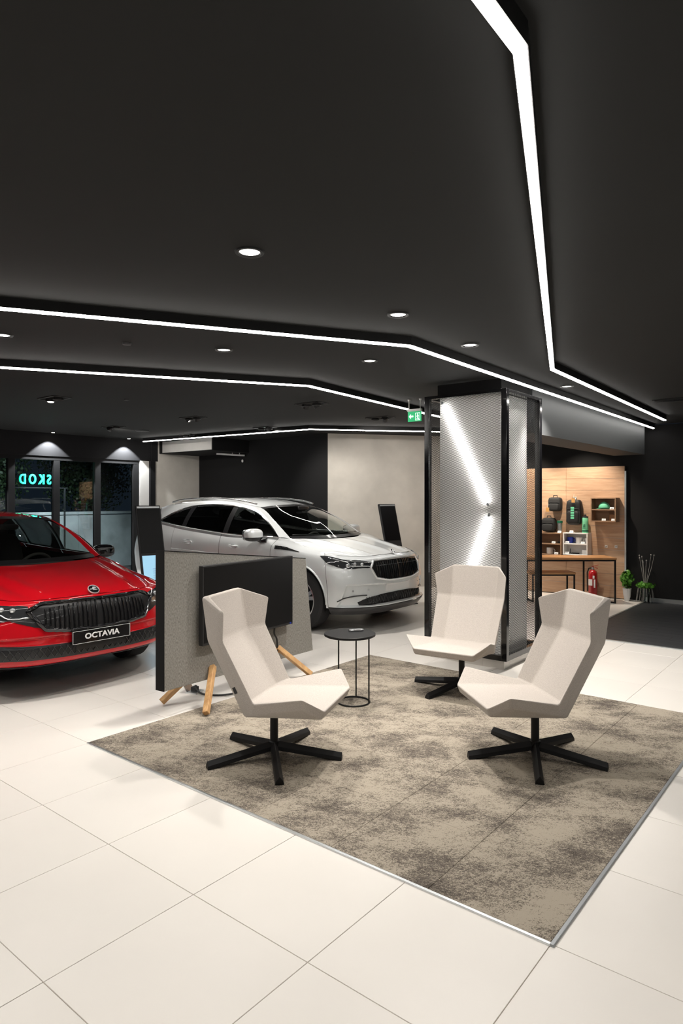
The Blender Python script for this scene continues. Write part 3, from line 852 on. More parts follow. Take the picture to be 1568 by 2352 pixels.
# ------------------------------------------------------------------ cars
def cr(P, u):
    """Catmull-Rom through array P (n, d...) at float index u"""
    n = len(P); i = min(int(math.floor(u)), n - 2); i = max(i, 0); t = u - i
    p1, p2 = P[i], P[i + 1]
    p0 = P[i - 1] if i > 0 else 2 * p1 - p2
    p3 = P[i + 2] if i + 2 < n else 2 * p2 - p1
    return 0.5 * (2 * p1 + (p2 - p0) * t + (2 * p0 - 5 * p1 + 4 * p2 - p3) * t * t + (3 * p1 - p0 - 3 * p2 + p3) * t ** 3)
def samp(P, n, a=0.0, b=None):
    P = np.array(P, float); b = len(P) - 1 if b is None else b
    return np.array([cr(P, a + (b - a) * k / (n - 1)) for k in range(n)])
def coons(c0, c1, d0, d1, nu, nv):
    """c0,c1: u curves at v=0,1; d0,d1: v curves at u=0,1"""
    c0, c1 = samp(c0, nu), samp(c1, nu); d0, d1 = samp(d0, nv), samp(d1, nv)
    G = np.zeros((nv, nu, 3))
    for j in range(nv):
        v = j / (nv - 1)
        for i in range(nu):
            u = i / (nu - 1)
            G[j, i] = (1-v)*c0[i] + v*c1[i] + (1-u)*d0[j] + u*d1[j] - ((1-u)*(1-v)*c0[0] + u*(1-v)*c0[-1] + (1-u)*v*c1[0] + u*v*c1[-1])
    return G
def mir(G): H = np.array(G).copy(); H[..., 1] *= -1; return H

class Car:
    def __init__(s, rows, name, label, loc, rot, paint, wb, R, arch, disp=None):
        s.disp = disp
        s.rows = np.array(rows, float); s.paint = paint; s.wb = wb; s.R = R; s.arch = arch
        s.t = thing(name, label, 'car', loc, rot)
        nt = 91; nsamp = 601
        s.S = np.linspace(0, s.rows.shape[1] - 1, nsamp); s.T = np.linspace(0, s.rows.shape[0] - 1, nt)
        s.D = s.surf(s.S, s.T)                       # (nt, ns, 3)
        dS = np.gradient(s.D, axis=1); dT = np.gradient(s.D, axis=0)
        n = np.cross(dS, dT); n /= np.linalg.norm(n, axis=2, keepdims=True) + 1e-12
        if n[nt // 2, 5, 0] < 0: n = -n
        s.N = n
        s.Df = s.D.reshape(-1, 3); s.Nf = n.reshape(-1, 3)
    def inset(s, P):
        return s.disp(P[..., 0], np.abs(P[..., 1]), P[..., 2]) if s.disp is not None else np.zeros(P.shape[:-1])
    def surf(s, S, T):
        A = np.array([[cr(r, u) for u in S] for r in s.rows])
        return np.array([cr(A, v) for v in T])
    def near(s, p):
        q = np.array([p[0], abs(p[1]), p[2]])
        d = ((s.Df - q) ** 2).sum(1); i = d.argmin()
        # local refinement by inverse-distance blending of the closest samples
        k = np.argpartition(d, 5)[:5]; w = 1.0 / (d[k] + 1e-7); w /= w.sum()
        P = (s.Df[k] * w[:, None]).sum(0); n = (s.Nf[k] * w[:, None]).sum(0); n /= np.linalg.norm(n)
        return P - n * float(s.inset(P)), n
    def proj(s, G, off):
        G = np.array(G, float); H = np.zeros_like(G)
        for idx in np.ndindex(G.shape[:-1]):
            P, n = s.near(G[idx]); q = P + n * off
            sg = -1 if G[idx][1] < 0 else 1
            if abs(G[idx][1]) < 1e-6: q[1] = 0.0
            H[idx] = (q[0], q[1] * sg, q[2])
        return H
    def cut(s, mb):
        """cut wheel arches from a grid mesh"""
        out = []
        V = [list(p) for p in mb.v]
        def inn(p):
            for cx in (0.0, -s.wb):
                if abs(p[1]) > 0.55 and (p[0] - cx) ** 2 + (p[2] - s.R) ** 2 < s.arch ** 2: return cx
            return None
        st = [inn(p) for p in V]
        keep = [f for f in mb.f if not all(st[i] is not None for i in f)]
        used = {i for f in keep for i in f}
        for i in used:
            if st[i] is not None:
                cx = st[i]; dx, dz = V[i][0] - cx, V[i][2] - s.R; L = math.hypot(dx, dz) or 1
                V[i][0] = cx + dx / L * s.arch; V[i][2] = s.R + dz / L * s.arch
        idx = {o: k for k, o in enumerate(sorted(used))}
        r = MB(); r.v = [tuple(V[o]) for o in sorted(used)]; r.f = [tuple(idx[i] for i in f) for f in keep]
        return r
    def panel(s, name, s0, s1, sides=(1, -1), t0=0.0, t1=None, ns=40, nt=40, off=0.0, mat=None, both=False):
        t1 = s.rows.shape[0] - 1 if t1 is None else t1
        G = s.surf(np.linspace(s0, s1, ns), np.linspace(t0, t1, nt))
        if off or s.disp is not None:
            A = s.surf(np.linspace(s0, s1, ns), np.linspace(t0, t1, nt)); dS = np.gradient(A, axis=1); dT = np.gradient(A, axis=0)
            n = np.cross(dS, dT); n /= np.linalg.norm(n, axis=2, keepdims=True) + 1e-12
            if n[nt // 2, ns // 2, 0] * 1 + n[nt // 2, ns // 2, 1] < 0: n = -n
            G = G + n * (off - s.inset(A)[..., None])
        outs = []
        if both:
            H = np.concatenate([mir(G)[:, ::-1], G[:, 1:]], axis=1)
            outs.append(s.cut(MB().grid(H.tolist())).build(name, mat or s.paint, s.t, smooth=40))
        else:
            for sd in sides:
                H = G if sd > 0 else mir(G)
                outs.append(s.cut(MB().grid(H.tolist())).build(name, mat or s.paint, s.t, smooth=40))
        return outs
    def sheet(s, name, G, mat, both=True, solid=0.0, parent=None, smooth=40):
        """half-grid mirrored over y: rows run from y=0 outward when joined"""
        G = np.array(G)
        if both == 'join':
            H = np.concatenate([mir(G)[:, ::-1], G[:, 1:]], axis=1)
            return [MB().grid(H.tolist()).build(name, mat, parent or s.t, smooth=smooth, solid=solid)]
        return [MB().grid(H.tolist()).build(name, mat, parent or s.t, smooth=smooth, solid=solid) for H in (G, mir(G))]
    def decal(s, name, top, bot, off, mat, nu=24, nv=8, sides=(1, -1), thick=0.012, parent=None):
        A = samp(top, nu); B = samp(bot, nu); outs = []
        G = np.array([[A[i] * (1 - v) + B[i] * v for i in range(nu)] for v in np.linspace(0, 1, nv)])
        H0 = s.proj(G, off)
        # skirt back to the body
        H1 = s.proj(G, off - thick)
        ring_o = [H0[0, i] for i in range(nu)] + [H0[j, -1] for j in range(1, nv)] + [H0[-1, i] for i in range(nu - 2, -1, -1)] + [H0[j, 0] for j in range(nv - 2, 0, -1)]
        ring_i = [H1[0, i] for i in range(nu)] + [H1[j, -1] for j in range(1, nv)] + [H1[-1, i] for i in range(nu - 2, -1, -1)] + [H1[j, 0] for j in range(nv - 2, 0, -1)]
        for sd in sides:
            f = (lambda p: tuple(p)) if sd > 0 else (lambda p: (p[0], -p[1], p[2]))
            mb = MB().grid([[f(p) for p in r] for r in H0])
            n = len(ring_o)
            mb.add([f(p) for p in ring_o] + [f(p) for p in ring_i], [(i, (i + 1) % n, n + (i + 1) % n, n + i) for i in range(n)])
            outs.append(mb.build(name, mat, parent or s.t, smooth=35))
        return outs
    def line(s, name, pts, r, off, mat, n=30, sides=(1, -1), parent=None, closed=False, sharp=False):
        if sharp:
            q_ = np.array(pts, float); m_ = max(2, n // (len(pts) - 1)); P = np.array([q_[i] * (1 - k / m_) + q_[i + 1] * (k / m_) for i in range(len(q_) - 1) for k in range(m_)] + [q_[-1]])
        else: P = samp(list(pts) + ([pts[0]] if closed else []), n)
        H = s.proj(P, off); outs = []
        for sd in sides:
            q = [(p[0], p[1] * sd, p[2]) for p in H]
            if closed: q = q[:-1]
            outs.append(MB().tube(q, r, 6, closed).build(name, mat, parent or s.t, smooth=60))
        return outs
    def wheels(s, track, rim_mat='silver'):
        R = s.R
        for cx in (0.0, -s.wb):
            for sd in (1, -1):
                w = bpy.data.objects.new('wheel', None); COL.objects.link(w); w.parent = s.t
                w.location = (cx, sd * track, R); w.rotation_euler = (0, 0, 0 if sd > 0 else PI); w.empty_display_size = .1
                MB().lathe([(R*.66, -.10), (R*.70, -.118), (R*.93, -.115), (R, -.085), (R, .085), (R*.93, .115), (R*.70, .118), (R*.66, .10)], 48, axis='Y', cap=False).build('tyre', 'rubber', w, smooth=35)
                MB().lathe([(R*.665, .105), (R*.64, .108), (R*.60, .07), (R*.60, -.09)], 40, axis='Y', cap=False).build('rim', rim_mat, w, smooth=35)
                MB().lathe([(R*.60, .0), (0.001, .0)], 32, axis='Y', cap=False).build('brake_disc', 'car_void', w)
                for k in range(5):
                    a = 2 * PI * k / 5 + .3
                    for da in (-.17, .17):
                        MB().bar((math.cos(a) * .05, .075, math.sin(a) * .05), (math.cos(a + da) * R * .64, .09, math.sin(a + da) * R * .64), .018, .045, up=(-math.sin(a), 0, math.cos(a))).build('spoke', rim_mat, w)
                MB().lathe([(.06, .05), (.06, .085), (.04, .095), (.001, .095)], 20, axis='Y', cap=False).build('hub_cap', 'car_black', w, smooth=40)
                # liner
                mb = MB(); ar = s.arch - .003
                G = [[(ar * math.cos(a), y, ar * math.sin(a)) for a in np.linspace(-.35, PI + .35, 24)] for y in (-.32, .06)]
                mb.grid(G).build('wheel_liner', 'car_void', w)
    def badge(s, c, nrm_off=.012, r=.042):
        P, n = s.near(c)
        return P, n

def badge_obj(car, c, nrm, r):
    b = bpy.data.objects.new('badge', None); COL.objects.link(b); b.parent = car.t; b.empty_display_size = .02
    b.location = c; b.rotation_euler = Vector(nrm).to_track_quat('Z', 'Y').to_euler()
    MB().lathe([(r * .86, 0.0), (r * .86, .006), (.001, .008)], 24, cap=False).build('badge_disc', 'gloss_black', b, smooth=40)
    MB().lathe([(r * .84, 0.002), (r * .88, .010), (r * .97, .010), (r, 0.0)], 28, cap=False).build('badge_ring', 'bright_trim', b, smooth=40)
    # winged arrow
    mb = MB(); k = r * .8
    P = [(-.85, -.05), (-.2, -.05), (-.2, -.25), (.75, -.25), (.75, -.10), (.15, -.08), (.15, .1), (.55, .15), (.8, .45), (.35, .35), (.62, .72), (.15, .5), (.2, .85), (-.15, .45), (-.25, .15), (-.85, .15)]
    mb.prism([(x * k, y * k, .0075) for x, y in P], (0, 0, .003)).build('winged_arrow', 'bright_trim', b)
    return b

def greenhouse(car, cowl, wtop, wedge, roofc, roofe, wintop, winbot, pillars, tailtop, glassF='windshield', rails=False):
    """all curves for the half y>0"""
    t = car.t
    n = 20
    # windshield
    G = coons(cowl, wtop, [cowl[0]] + [((cowl[0][0] + wtop[0][0]) / 2 + .045, 0, (cowl[0][2] + wtop[0][2]) / 2 + .03)] + [wtop[0]], wedge, n, 16)
    car.sheet('windshield', G, glassF, 'join')
    # black cowl band + header band
    B = G.copy(); 
    car.sheet('cowl_panel', G[:2] + np.array([.012, 0, .006]), 'car_black', 'join')
    car.sheet('header_band', G[-2:] + np.array([.003, 0, .003]), 'car_black', 'join')
    # roof
    G = coons(roofc, roofe, [roofc[0], wtop[1], roofe[0]] if len(wtop) > 2 else [roofc[0], roofe[0]], [roofc[-1], tuple(np.array(roofc[-1]) * .5 + np.array(roofe[-1]) * .5 + np.array([0, 0, .01])), roofe[-1]], 40, 16)
    Gt = np.transpose(G, (1, 0, 2))
    car.sheet('roof', Gt, car.paint, 'join')
    # pillars and cantrail
    a = samp(wintop, 70); b = samp(list(wedge) + list(roofe[1:]), 70)
    # match by arc fraction on named knots
    A = np.array(wintop); Bc = list(wedge) + list(roofe[1:])
    a = samp(wintop, 70); b = samp(Bc, 70)
    G = np.array([[a[i] * (1 - v) + b[i] * v + np.array([0, .012, .010]) * math.sin(PI * v) for i in range(70)] for v in np.linspace(0, 1, 7)])
    car.sheet('roof_pillar_frame', G, car.paint)
    # side glass panes
    wt = samp(wintop, 200); wbm = samp(winbot, 200)
    def at(curve, x): 
        i = np.argmin(abs(curve[:, 0] - x)); return curve[i]
    xs = pillars
    for k in range(len(xs) - 1):
        xa, xb = xs[k] - .025, xs[k + 1] + .025
        G = []
        for x in np.linspace(xa, xb, 16):
            p = at(wbm, x).copy(); q = at(wt, x).copy(); p[0] = x; q[0] = x
            G.append([p * (1 - v) + q * v + np.array([0, .018 * math.sin(PI * v) - .008, 0]) for v in np.linspace(0, 1, 8)])
        car.sheet('front_side_window' if k == 0 else 'rear_side_window', G, 'windshield' if k == 0 else 'tint_glass')
    for x in xs[1:-1]:
        p = at(wbm, x); q = at(wt, x)
        G = [[np.array([x + dx, (p * (1 - v) + q * v)[1] + .018 * math.sin(PI * v) + .001, (p * (1 - v) + q * v)[2]]) for v in np.linspace(0, 1, 8)] for dx in (-.05, 0, .05)]
        car.sheet('window_pillar', G, 'car_black')
    # rear quarter between last window, tail and roof
    T = samp(tailtop, 12); re = np.array(roofe[-1]); wl = np.array(wintop[-1])
    G = coons([wintop[-1], winbot_end(winbot, tailtop)], [roofe[-1], tuple((re + np.array(tailtop[-1])) / 2 + np.array([-.05, 0, 0]))], [wintop[-1], roofe[-1]], [winbot_end(winbot, tailtop), tuple((re + np.array(tailtop[-1])) / 2 + np.array([-.05, 0, 0]))], 8, 8)
    car.sheet('rear_quarter', G, car.paint)
    # rear window
    half = [tuple(p) for p in samp(tailtop, 8)]
    top = [roofc[-1], tuple(np.array(roofc[-1]) * .5 + np.array(roofe[-1]) * .5), roofe[-1]]
    low = [tailtop[-1], tuple(np.array(tailtop[-1]) * .45 + np.array(tailtop[0]) * .55), tailtop[0]]
    G = coons(top, low, [top[0], low[0]], [top[-1], low[-1]], 10, 8)
    car.sheet('rear_window', G, 'tint_glass', 'join')
    # chrome trim round the side glass
    for sd in (1, -1):
        P = [(p[0], (p[1] + .006) * sd, p[2]) for p in samp(wintop, 60)]
        MB().tube(P, .008, 6).build('window_trim', 'chrome' if rails else 'car_black', t, smooth=60)
        P = [(p[0], (p[1] + .012) * sd, p[2] + .006) for p in samp(winbot, 60)]
        MB().tube(P, .008, 6).build('window_trim', 'chrome' if rails else 'car_black', t, smooth=60)
def winbot_end(winbot, tailtop): return tailtop[0]

def seats_dash(car, xs, zc, zb, wheel_y=.36):
    t = car.t
    MB().prism([(xs - .10, -.70, zc - .07), (xs - .62, -.70, zc - .05), (xs - .70, -.70, zc - .30), (xs - .10, -.70, zc - .40)], (0, 1.40, 0)).build('dashboard', 'interior', t, bevel=.03, seg=3, smooth=40)
    for y in (.36, -.36):
        sx = xs - 1.45
        mb = MB().sup((sx + .22, y, .46), (.27, .25, .10), .45, 18, 10)
        mb.build('seat_cushion', 'interior', t, smooth=60)
        G = MB().sup((0, 0, .36), (.085, .24, .36), .5, 18, 12)
        o = G.build('seat_back', 'interior', t, smooth=60); o.location = (sx - .08, y, .50); o.rotation_euler = (0, -.32, 0)
        o2 = MB().sup((sx - .36, y, zb - .24), (.05, .13, .09), .55, 16, 10).build('headrest', 'interior', t, smooth=60)
    mb = MB().sup((xs - 2.35, 0, .75), (.10, .62, .38), .4, 20, 12); mb.build('rear_seat', 'interior', t, smooth=60)
    # steering wheel
    c = Vector((xs - .80, wheel_y, zc - .14)); ax = Vector((-.92, 0, .38)).normalized(); ux = Vector((0, 1, 0)); uy = ax.cross(ux)
    ringp = [c + (ux * math.cos(a) + uy * math.sin(a)) * .18 for a in np.linspace(0, 2 * PI, 33)[:-1]]
    sw = MB().tube(ringp, .016, 8, True).build('steering_wheel', 'interior', t, smooth=60)
    MB().bar(c - ux * .17, c + ux * .17, .05, .025, up=ax).build('wheel_hub', 'interior', sw)
    MB().sup((xs - .62, 0, zb - .13), (.015, .11, .032), .6, 14, 8).build('rear_view_mirror', 'car_black', t, smooth=60)

def side_mirror(car, c, sc, cap, stalk_to):
    for sd in (1, -1):
        m = bpy.data.objects.new('side_mirror', None); COL.objects.link(m); m.parent = car.t; m.location = (c[0], c[1] * sd, c[2]); m.empty_display_size = .05
        mb = MB().sup((0, 0, 0), (.085 * sc, .125 * sc, .078 * sc), .72, 24, 14)
        up = MB(); up.v = mb.v; up.f = [f for f in mb.f if sum(mb.v[i][2] for i in f) / len(f) > -.02 * sc]
        lo = MB(); lo.v = mb.v; lo.f = [f for f in mb.f if sum(mb.v[i][2] for i in f) / len(f) <= -.02 * sc]
        up.build('mirror_cap', cap, m, smooth=60, merge=True); lo.build('mirror_base', 'car_black', m, smooth=60, merge=True)
        MB().sup((-.06 * sc, 0, 0), (.03 * sc, .115 * sc, .068 * sc), .5, 18, 10).build('mirror_glass', 'silver', m, smooth=60)
        MB().tube([(0, -.05 * sd, -.05 * sc), (.01, -.13 * sd, -.085 * sc), ((stalk_to[0] - c[0]), (stalk_to[1] - c[1]) * sd, stalk_to[2] - c[2])], [.022, .025, .035], 10).build('mirror_arm', 'car_black', m, smooth=60)

# ---------------------------------------------------------------- white electric SUV
def rowsE():
    zt = {}
    R = []
    def row(front, side, tail): return front + side + tail
    R.append([(.80,0,.225),(.79,.3,.225),(.74,.56,.23),(.62,.77,.235),(.46,.855,.235),(0,.87,.22),(-.5,.86,.21),(-1.4,.86,.21),(-2.3,.865,.22),(-2.77,.87,.23),(-3.25,.83,.28),(-3.5,.66,.32),(-3.6,0,.33)])
    R.append([(.865,0,.31),(.855,.3,.31),(.80,.57,.315),(.665,.80,.32),(.46,.905,.32),(0,.915,.32),(-.5,.905,.32),(-1.4,.90,.32),(-2.3,.91,.32),(-2.77,.92,.33),(-3.3,.87,.36),(-3.58,.70,.39),(-3.70,0,.40)])
    R.append([(.865,0,.47),(.855,.3,.47),(.80,.57,.47),(.665,.81,.47),(.46,.92,.47),(0,.93,.47),(-.5,.905,.46),(-1.4,.90,.46),(-2.3,.91,.46),(-2.77,.935,.47),(-3.35,.89,.5),(-3.62,.72,.52),(-3.75,0,.54)])
    R.append([(.865,0,.61),(.85,.3,.61),(.79,.57,.61),(.65,.805,.61),(.45,.925,.61),(0,.94,.61),(-.5,.925,.62),(-1.4,.925,.62),(-2.3,.93,.62),(-2.77,.94,.62),(-3.35,.90,.64),(-3.63,.74,.66),(-3.76,0,.68)])
    R.append([(.84,0,.75),(.825,.3,.75),(.76,.57,.75),(.62,.79,.76),(.42,.915,.77),(0,.935,.78),(-.5,.928,.80),(-1.4,.93,.80),(-2.3,.94,.80),(-2.77,.945,.80),(-3.35,.90,.82),(-3.63,.75,.84),(-3.76,0,.86)])
    R.append([(.805,0,.865),(.79,.3,.86),(.715,.57,.86),(.565,.765,.865),(.38,.875,.90),(0,.905,.935),(-.5,.912,.985),(-1.4,.918,1.0),(-2.3,.925,1.02),(-2.77,.92,1.04),(-3.3,.87,1.06),(-3.58,.72,1.08),(-3.70,0,1.1)])
    R.append([(.755,0,.915),(.735,.3,.91),(.645,.56,.905),(.475,.715,.915),(.30,.785,.945),(0,.815,1.01),(-.42,.845,1.10),(-1.4,.868,1.118),(-2.3,.862,1.19),(-2.77,.835,1.24),(-3.2,.78,1.28),(-3.5,.66,1.30),(-3.58,0,1.32)])
    return R
def ss(a, b, x):
    t = np.clip((x - a) / (b - a), 0, 1); return t * t * (3 - 2 * t)
def dispE(x, y, z):
    front = ss(.40, .46, x)
    # recessed lower face under the overhanging upper bumper, bounded by the corner blade
    edge = .875 - .07 * (z - .36) / .24
    top = .585 - .05 * np.clip(.60 - y, 0, .6)
    low = ss(top + .008, top - .008, z) * ss(.325, .34, z) * ss(edge + .010, edge - .010, y)
    fade = ss(0.0, .02, y) * 0 + 1
    return front * .042 * low * fade
def dispO(x, y, z):
    front = ss(.40, .46, x)
    return front * .010 * ss(.515, .50, z) * ss(.43, .45, z) * ss(.80, .70, y)
OW = Vector((.064, 8.72, 0))
white = Car(rowsE(), 'electric_suv', 'pearl white electric SUV with chrome framed grille parked before the plaster wall', OW, ROT, M['white_paint'], 2.77, .37, .425, dispE)
w = white
w.panel('inner_shell', 0, 12, mat='car_void', off=-.055, both=True, ns=120, nt=30)
w.panel('front_bumper', 0.0, 4.02, both=True, ns=130, nt=130, t0=1.02)
w.panel('front_lip', 0.0, 4.02, both=True, ns=60, nt=14, t0=0.0, t1=0.98, mat='car_black', off=.006)
w.panel('front_fender', 4.035, 5.985, t0=0.9, ns=60, nt=60)
w.panel('front_door', 5.993, 7.08, t0=0.9, ns=30, nt=40)
w.panel('rear_door', 7.088, 8.38, t0=0.9, ns=40, nt=50)
w.panel('rear_quarter_panel', 8.388, 10.6, t0=0.9, ns=60, nt=60)
w.panel('rear_bumper', 10.61, 12.0, both=False, t0=0.0, ns=30, nt=40)
w.panel('sill', 4.2, 10.6, t0=0.0, t1=.9, ns=90, nt=10, mat='car_black', off=.004)
# bonnet
r6 = w.rows[6]
front = [tuple(cr(r6, u)) for u in np.linspace(0, 3.2, 8)]
side = [tuple(cr(r6, u)) for u in np.linspace(3.2, 6, 8)]
cowlE = [(-.14,0,1.075), (-.17,.4,1.08), (-.31,.73,1.082)]
cl = [front[0], (.55,0,.965), (.2,0,1.03), (-.08,0,1.072)]
rear = [(-.08,0,1.072), (-.12,.4,1.078), tuple(r6[6])]
G = coons(front, rear, cl, side, 40, 40)
for j in range(40):
    for i in range(40):
        y = abs(G[j, i][1]); f = math.sin(PI * min(1, max(0, j / 39))) ** .6
        yc = .40 + .12 * j / 39
        G[j, i][2] += .026 * math.exp(-((y - yc) / .06) ** 2) * f - .014 * math.exp(-((y - yc - .10) / .05) ** 2) * f + .012 * math.exp(-(y / .06) ** 2) * f
G[0] = G[0] + np.array([.004, 0, .003])
w.sheet('bonnet', G, w.paint, 'join')
wedgeE = [(-.31,.73,1.082), (-.68,.66,1.31), (-1.05,.56,1.478)]
wtopE = [(-.965,0,1.515), (-.99,.30,1.505), (-1.05,.56,1.478)]
roofcE = [(-.965,0,1.515), (-1.3,0,1.575), (-1.9,0,1.612), (-2.6,0,1.60), (-3.05,0,1.565), (-3.42,0,1.50)]
roofeE = [(-1.05,.56,1.478), (-1.6,.585,1.560), (-2.3,.58,1.565), (-2.95,.555,1.515), (-3.3,.53,1.46)]
wintopE = [(-.42,.835,1.105), (-.72,.745,1.30), (-1.09,.655,1.435), (-1.6,.655,1.508), (-2.3,.648,1.495), (-2.72,.68,1.405), (-2.98,.755,1.285)]
winbotE = [(-.42,.842,1.104), (-.9,.858,1.110), (-1.4,.866,1.122), (-2.3,.860,1.192), (-2.77,.833,1.240), (-2.98,.80,1.265)]
tailE = [(-3.2,.78,1.28), (-3.5,.66,1.30), (-3.58,0,1.32)]
greenhouse(w, cowlE, wtopE, wedgeE, roofcE, roofeE, wintopE, winbotE, [-.44, -1.42, -2.32, -2.93], tailE, rails=True)
seats_dash(w, -.15, 1.08, 1.60)
MB().box(-3.3, .35, -.72, .72, .20, .30).build('floor_pan', 'car_void', w.t)
for sd in (1, -1):
    P = [(p[0], p[1] * sd, p[2]) for p in samp([(-1.10,.575,1.525),(-1.35,.60,1.568),(-1.9,.605,1.605),(-2.6,.595,1.590),(-2.95,.575,1.545)], 30)]
    MB().tube(P, .014, 8).build('roof_rail', 'silver', w.t, smooth=60)
    for x, z in ((-.72, .02),): pass
    MB().tube([(-.22, .12 * sd - .1, 1.115), (-.30, .45 * sd, 1.128), (-.36, .66 * sd, 1.130)], .010, 6).build('wiper', 'car_black', w.t, smooth=60)
side_mirror(w, (-.70, 1.02, 1.135), 1.05, w.paint, (-.60, .87, 1.06))
w.wheels(.825)
# wheel arch lips
for cx in (0, -2.77):
    for sd in (1, -1):
        P = []
        for a in np.linspace(-.05, PI + .05, 40):
            x, z = cx + .428 * math.cos(a), .37 + .428 * math.sin(a)
            q, n = w.near((x, .93, z)); P.append((x, (q[1] + .002) * sd, z))
        MB().tube(P, .012, 6).build('arch_lip', w.paint, w.t, smooth=60)
# door handles
for x, z in ((-1.18, .968), (-2.13, .99)):
    for sd in (1, -1):
        q, n = w.near((x, .93, z))
        MB().tube([(x + .09, (q[1] + .012) * sd, z), (x + .07, (q[1] + .022) * sd, z + .003), (x - .07, (q[1] + .022) * sd, z + .006), (x - .09, (q[1] + .012) * sd, z + .005)], [.010, .015, .015, .010], 8).build('door_handle', 'bright_trim', w.t, smooth=60)
        MB().sup((x - .01, q[1] * sd, z - .004), (.075, .006, .030), .8, 16, 8).build('handle_cup', 'silver', w.t, smooth=60)
w.line('side_crease', [(-.1, .93, .80), (-.9, .93, .83), (-1.8, .94, .86), (-2.5, .94, .88)], .004, .001, w.paint)
# fender vent
w.decal('fender_vent', [(-.02,.91,.955),(-.25,.91,1.005),(-.43,.91,1.015)], [(-.02,.91,.950),(-.25,.92,.965),(-.43,.92,.965)], .004, 'car_black', 12, 5)
for k in range(5):
    x = -.20 - .045 * k
    w.line('vent_bar', [(x, .91, .975), (x - .02, .91, .995)], .006, .008, 'gloss_black', 3)
# head lamps: wedge from grille back over the corner
top = [(.76,.47,.835),(.69,.60,.855),(.55,.765,.878),(.30,.885,.915)]
bot = [(.78,.47,.765),(.71,.60,.765),(.60,.785,.765),(.43,.895,.825)]
lamps = w.decal('head_lamp', top, bot, .005, 'headlamp', 30, 10, thick=.02)
w.line('lamp_strip', [(.76,.48,.782),(.70,.61,.786),(.635,.72,.792),(.60,.745,.835),(.46,.84,.872)], .0055, .010, 'lamp_lens')
w.line('lamp_strip', [(.755,.49,.826),(.70,.59,.838),(.62,.70,.845)], .004, .010, 'lamp_lens')
for (x, y, z) in ((.70,.60,.812), (.655,.675,.815), (.60,.745,.80)):
    q, n = w.near((x, y, z))
    for sd in (1, -1):
        MB().sup((q[0] + n[0]*.006, (q[1] + n[1]*.006) * sd, q[2]), (.018, .022, .020), .9, 14, 8).build('lamp_projector', 'lamp_lens', w.t, smooth=60)
# grille
gt = [(.82,0,.862),(.81,.25,.858),(.765,.43,.848),(.745,.475,.80)]
gb = [(.865,0,.615),(.855,.25,.62),(.80,.44,.66),(.765,.49,.735)]
w.decal('grille', gt, gb, .008, 'car_black', 26, 10, thick=.02)
ol = [(.82,0,.868),(.81,.25,.864),(.765,.45,.852),(.75,.505,.765),(.80,.45,.645),(.855,.25,.612),(.865,0,.606)]
for q in (ol,):
    w.line('grille_frame', q, .013, .010, 'bright_trim', 60, sharp=True)
for k in range(11):
    y = .035 + .04 * k
    zt_, zb_ = .85 - .012 * (y / .45) ** 2, .63 + .05 * max(0, (y - .3) / .15)
    w.line('grille_rib', [(.83, y, zt_), (.85, y + .004, (zt_ + zb_) / 2), (.86, y + .008, zb_)], .007, .013, 'gloss_black', 8)
w.line('grille_bar', [(.84, 0, .80), (.83,.25,.797), (.78,.43,.79)], .003, .014, 'alu_dark', 16)
q, n = w.near((.755, 0, .915)); badge_obj(w, (.745, 0, .938), (.62, 0, .78), .042)
# bumper details: lower intake, edge blade, sensors, plate recess
w.decal('lower_intake', [(.87,0,.455),(.86,.3,.45),(.80,.57,.42),(.74,.70,.375)], [(.87,0,.335),(.86,.3,.335),(.80,.58,.335),(.75,.68,.337)], .004, 'car_black', 26, 8, thick=.02)
for k in range(13):
    for sg in (-1, 1):
        y = .02 + .05 * k; y2 = y + sg * .045
        if max(y, y2) > .62 or min(y, y2) < 0: continue
        w.line('intake_bar', [(.865, y, .342), (.865, (y + y2) / 2, .39), (.865, y2, .438)], .0035, .007, 'gloss_black', 7)
w.line('bumper_blade', [(.80,.58,.455),(.72,.73,.452),(.62,.84,.425),(.56,.87,.395)], .007, .006, 'car_black', 20)
tag(w.decal('plate_recess', [(.865,0,.565),(.86,.13,.565),(.855,.26,.565)], [(.865,0,.47),(.86,.13,.47),(.855,.26,.47)], .006, 'white', 14, 5)[0], None)
for (x, y, z) in ((.80,.55,.515), (.70,.74,.51)):
    q, n = w.near((x, y, z))
    for sd in (1, -1):
        MB().sup((q[0], q[1] * sd, q[2]), (.008, .012, .012), .9, 12, 8).build('parking_sensor', 'silver', w.t, smooth=60)

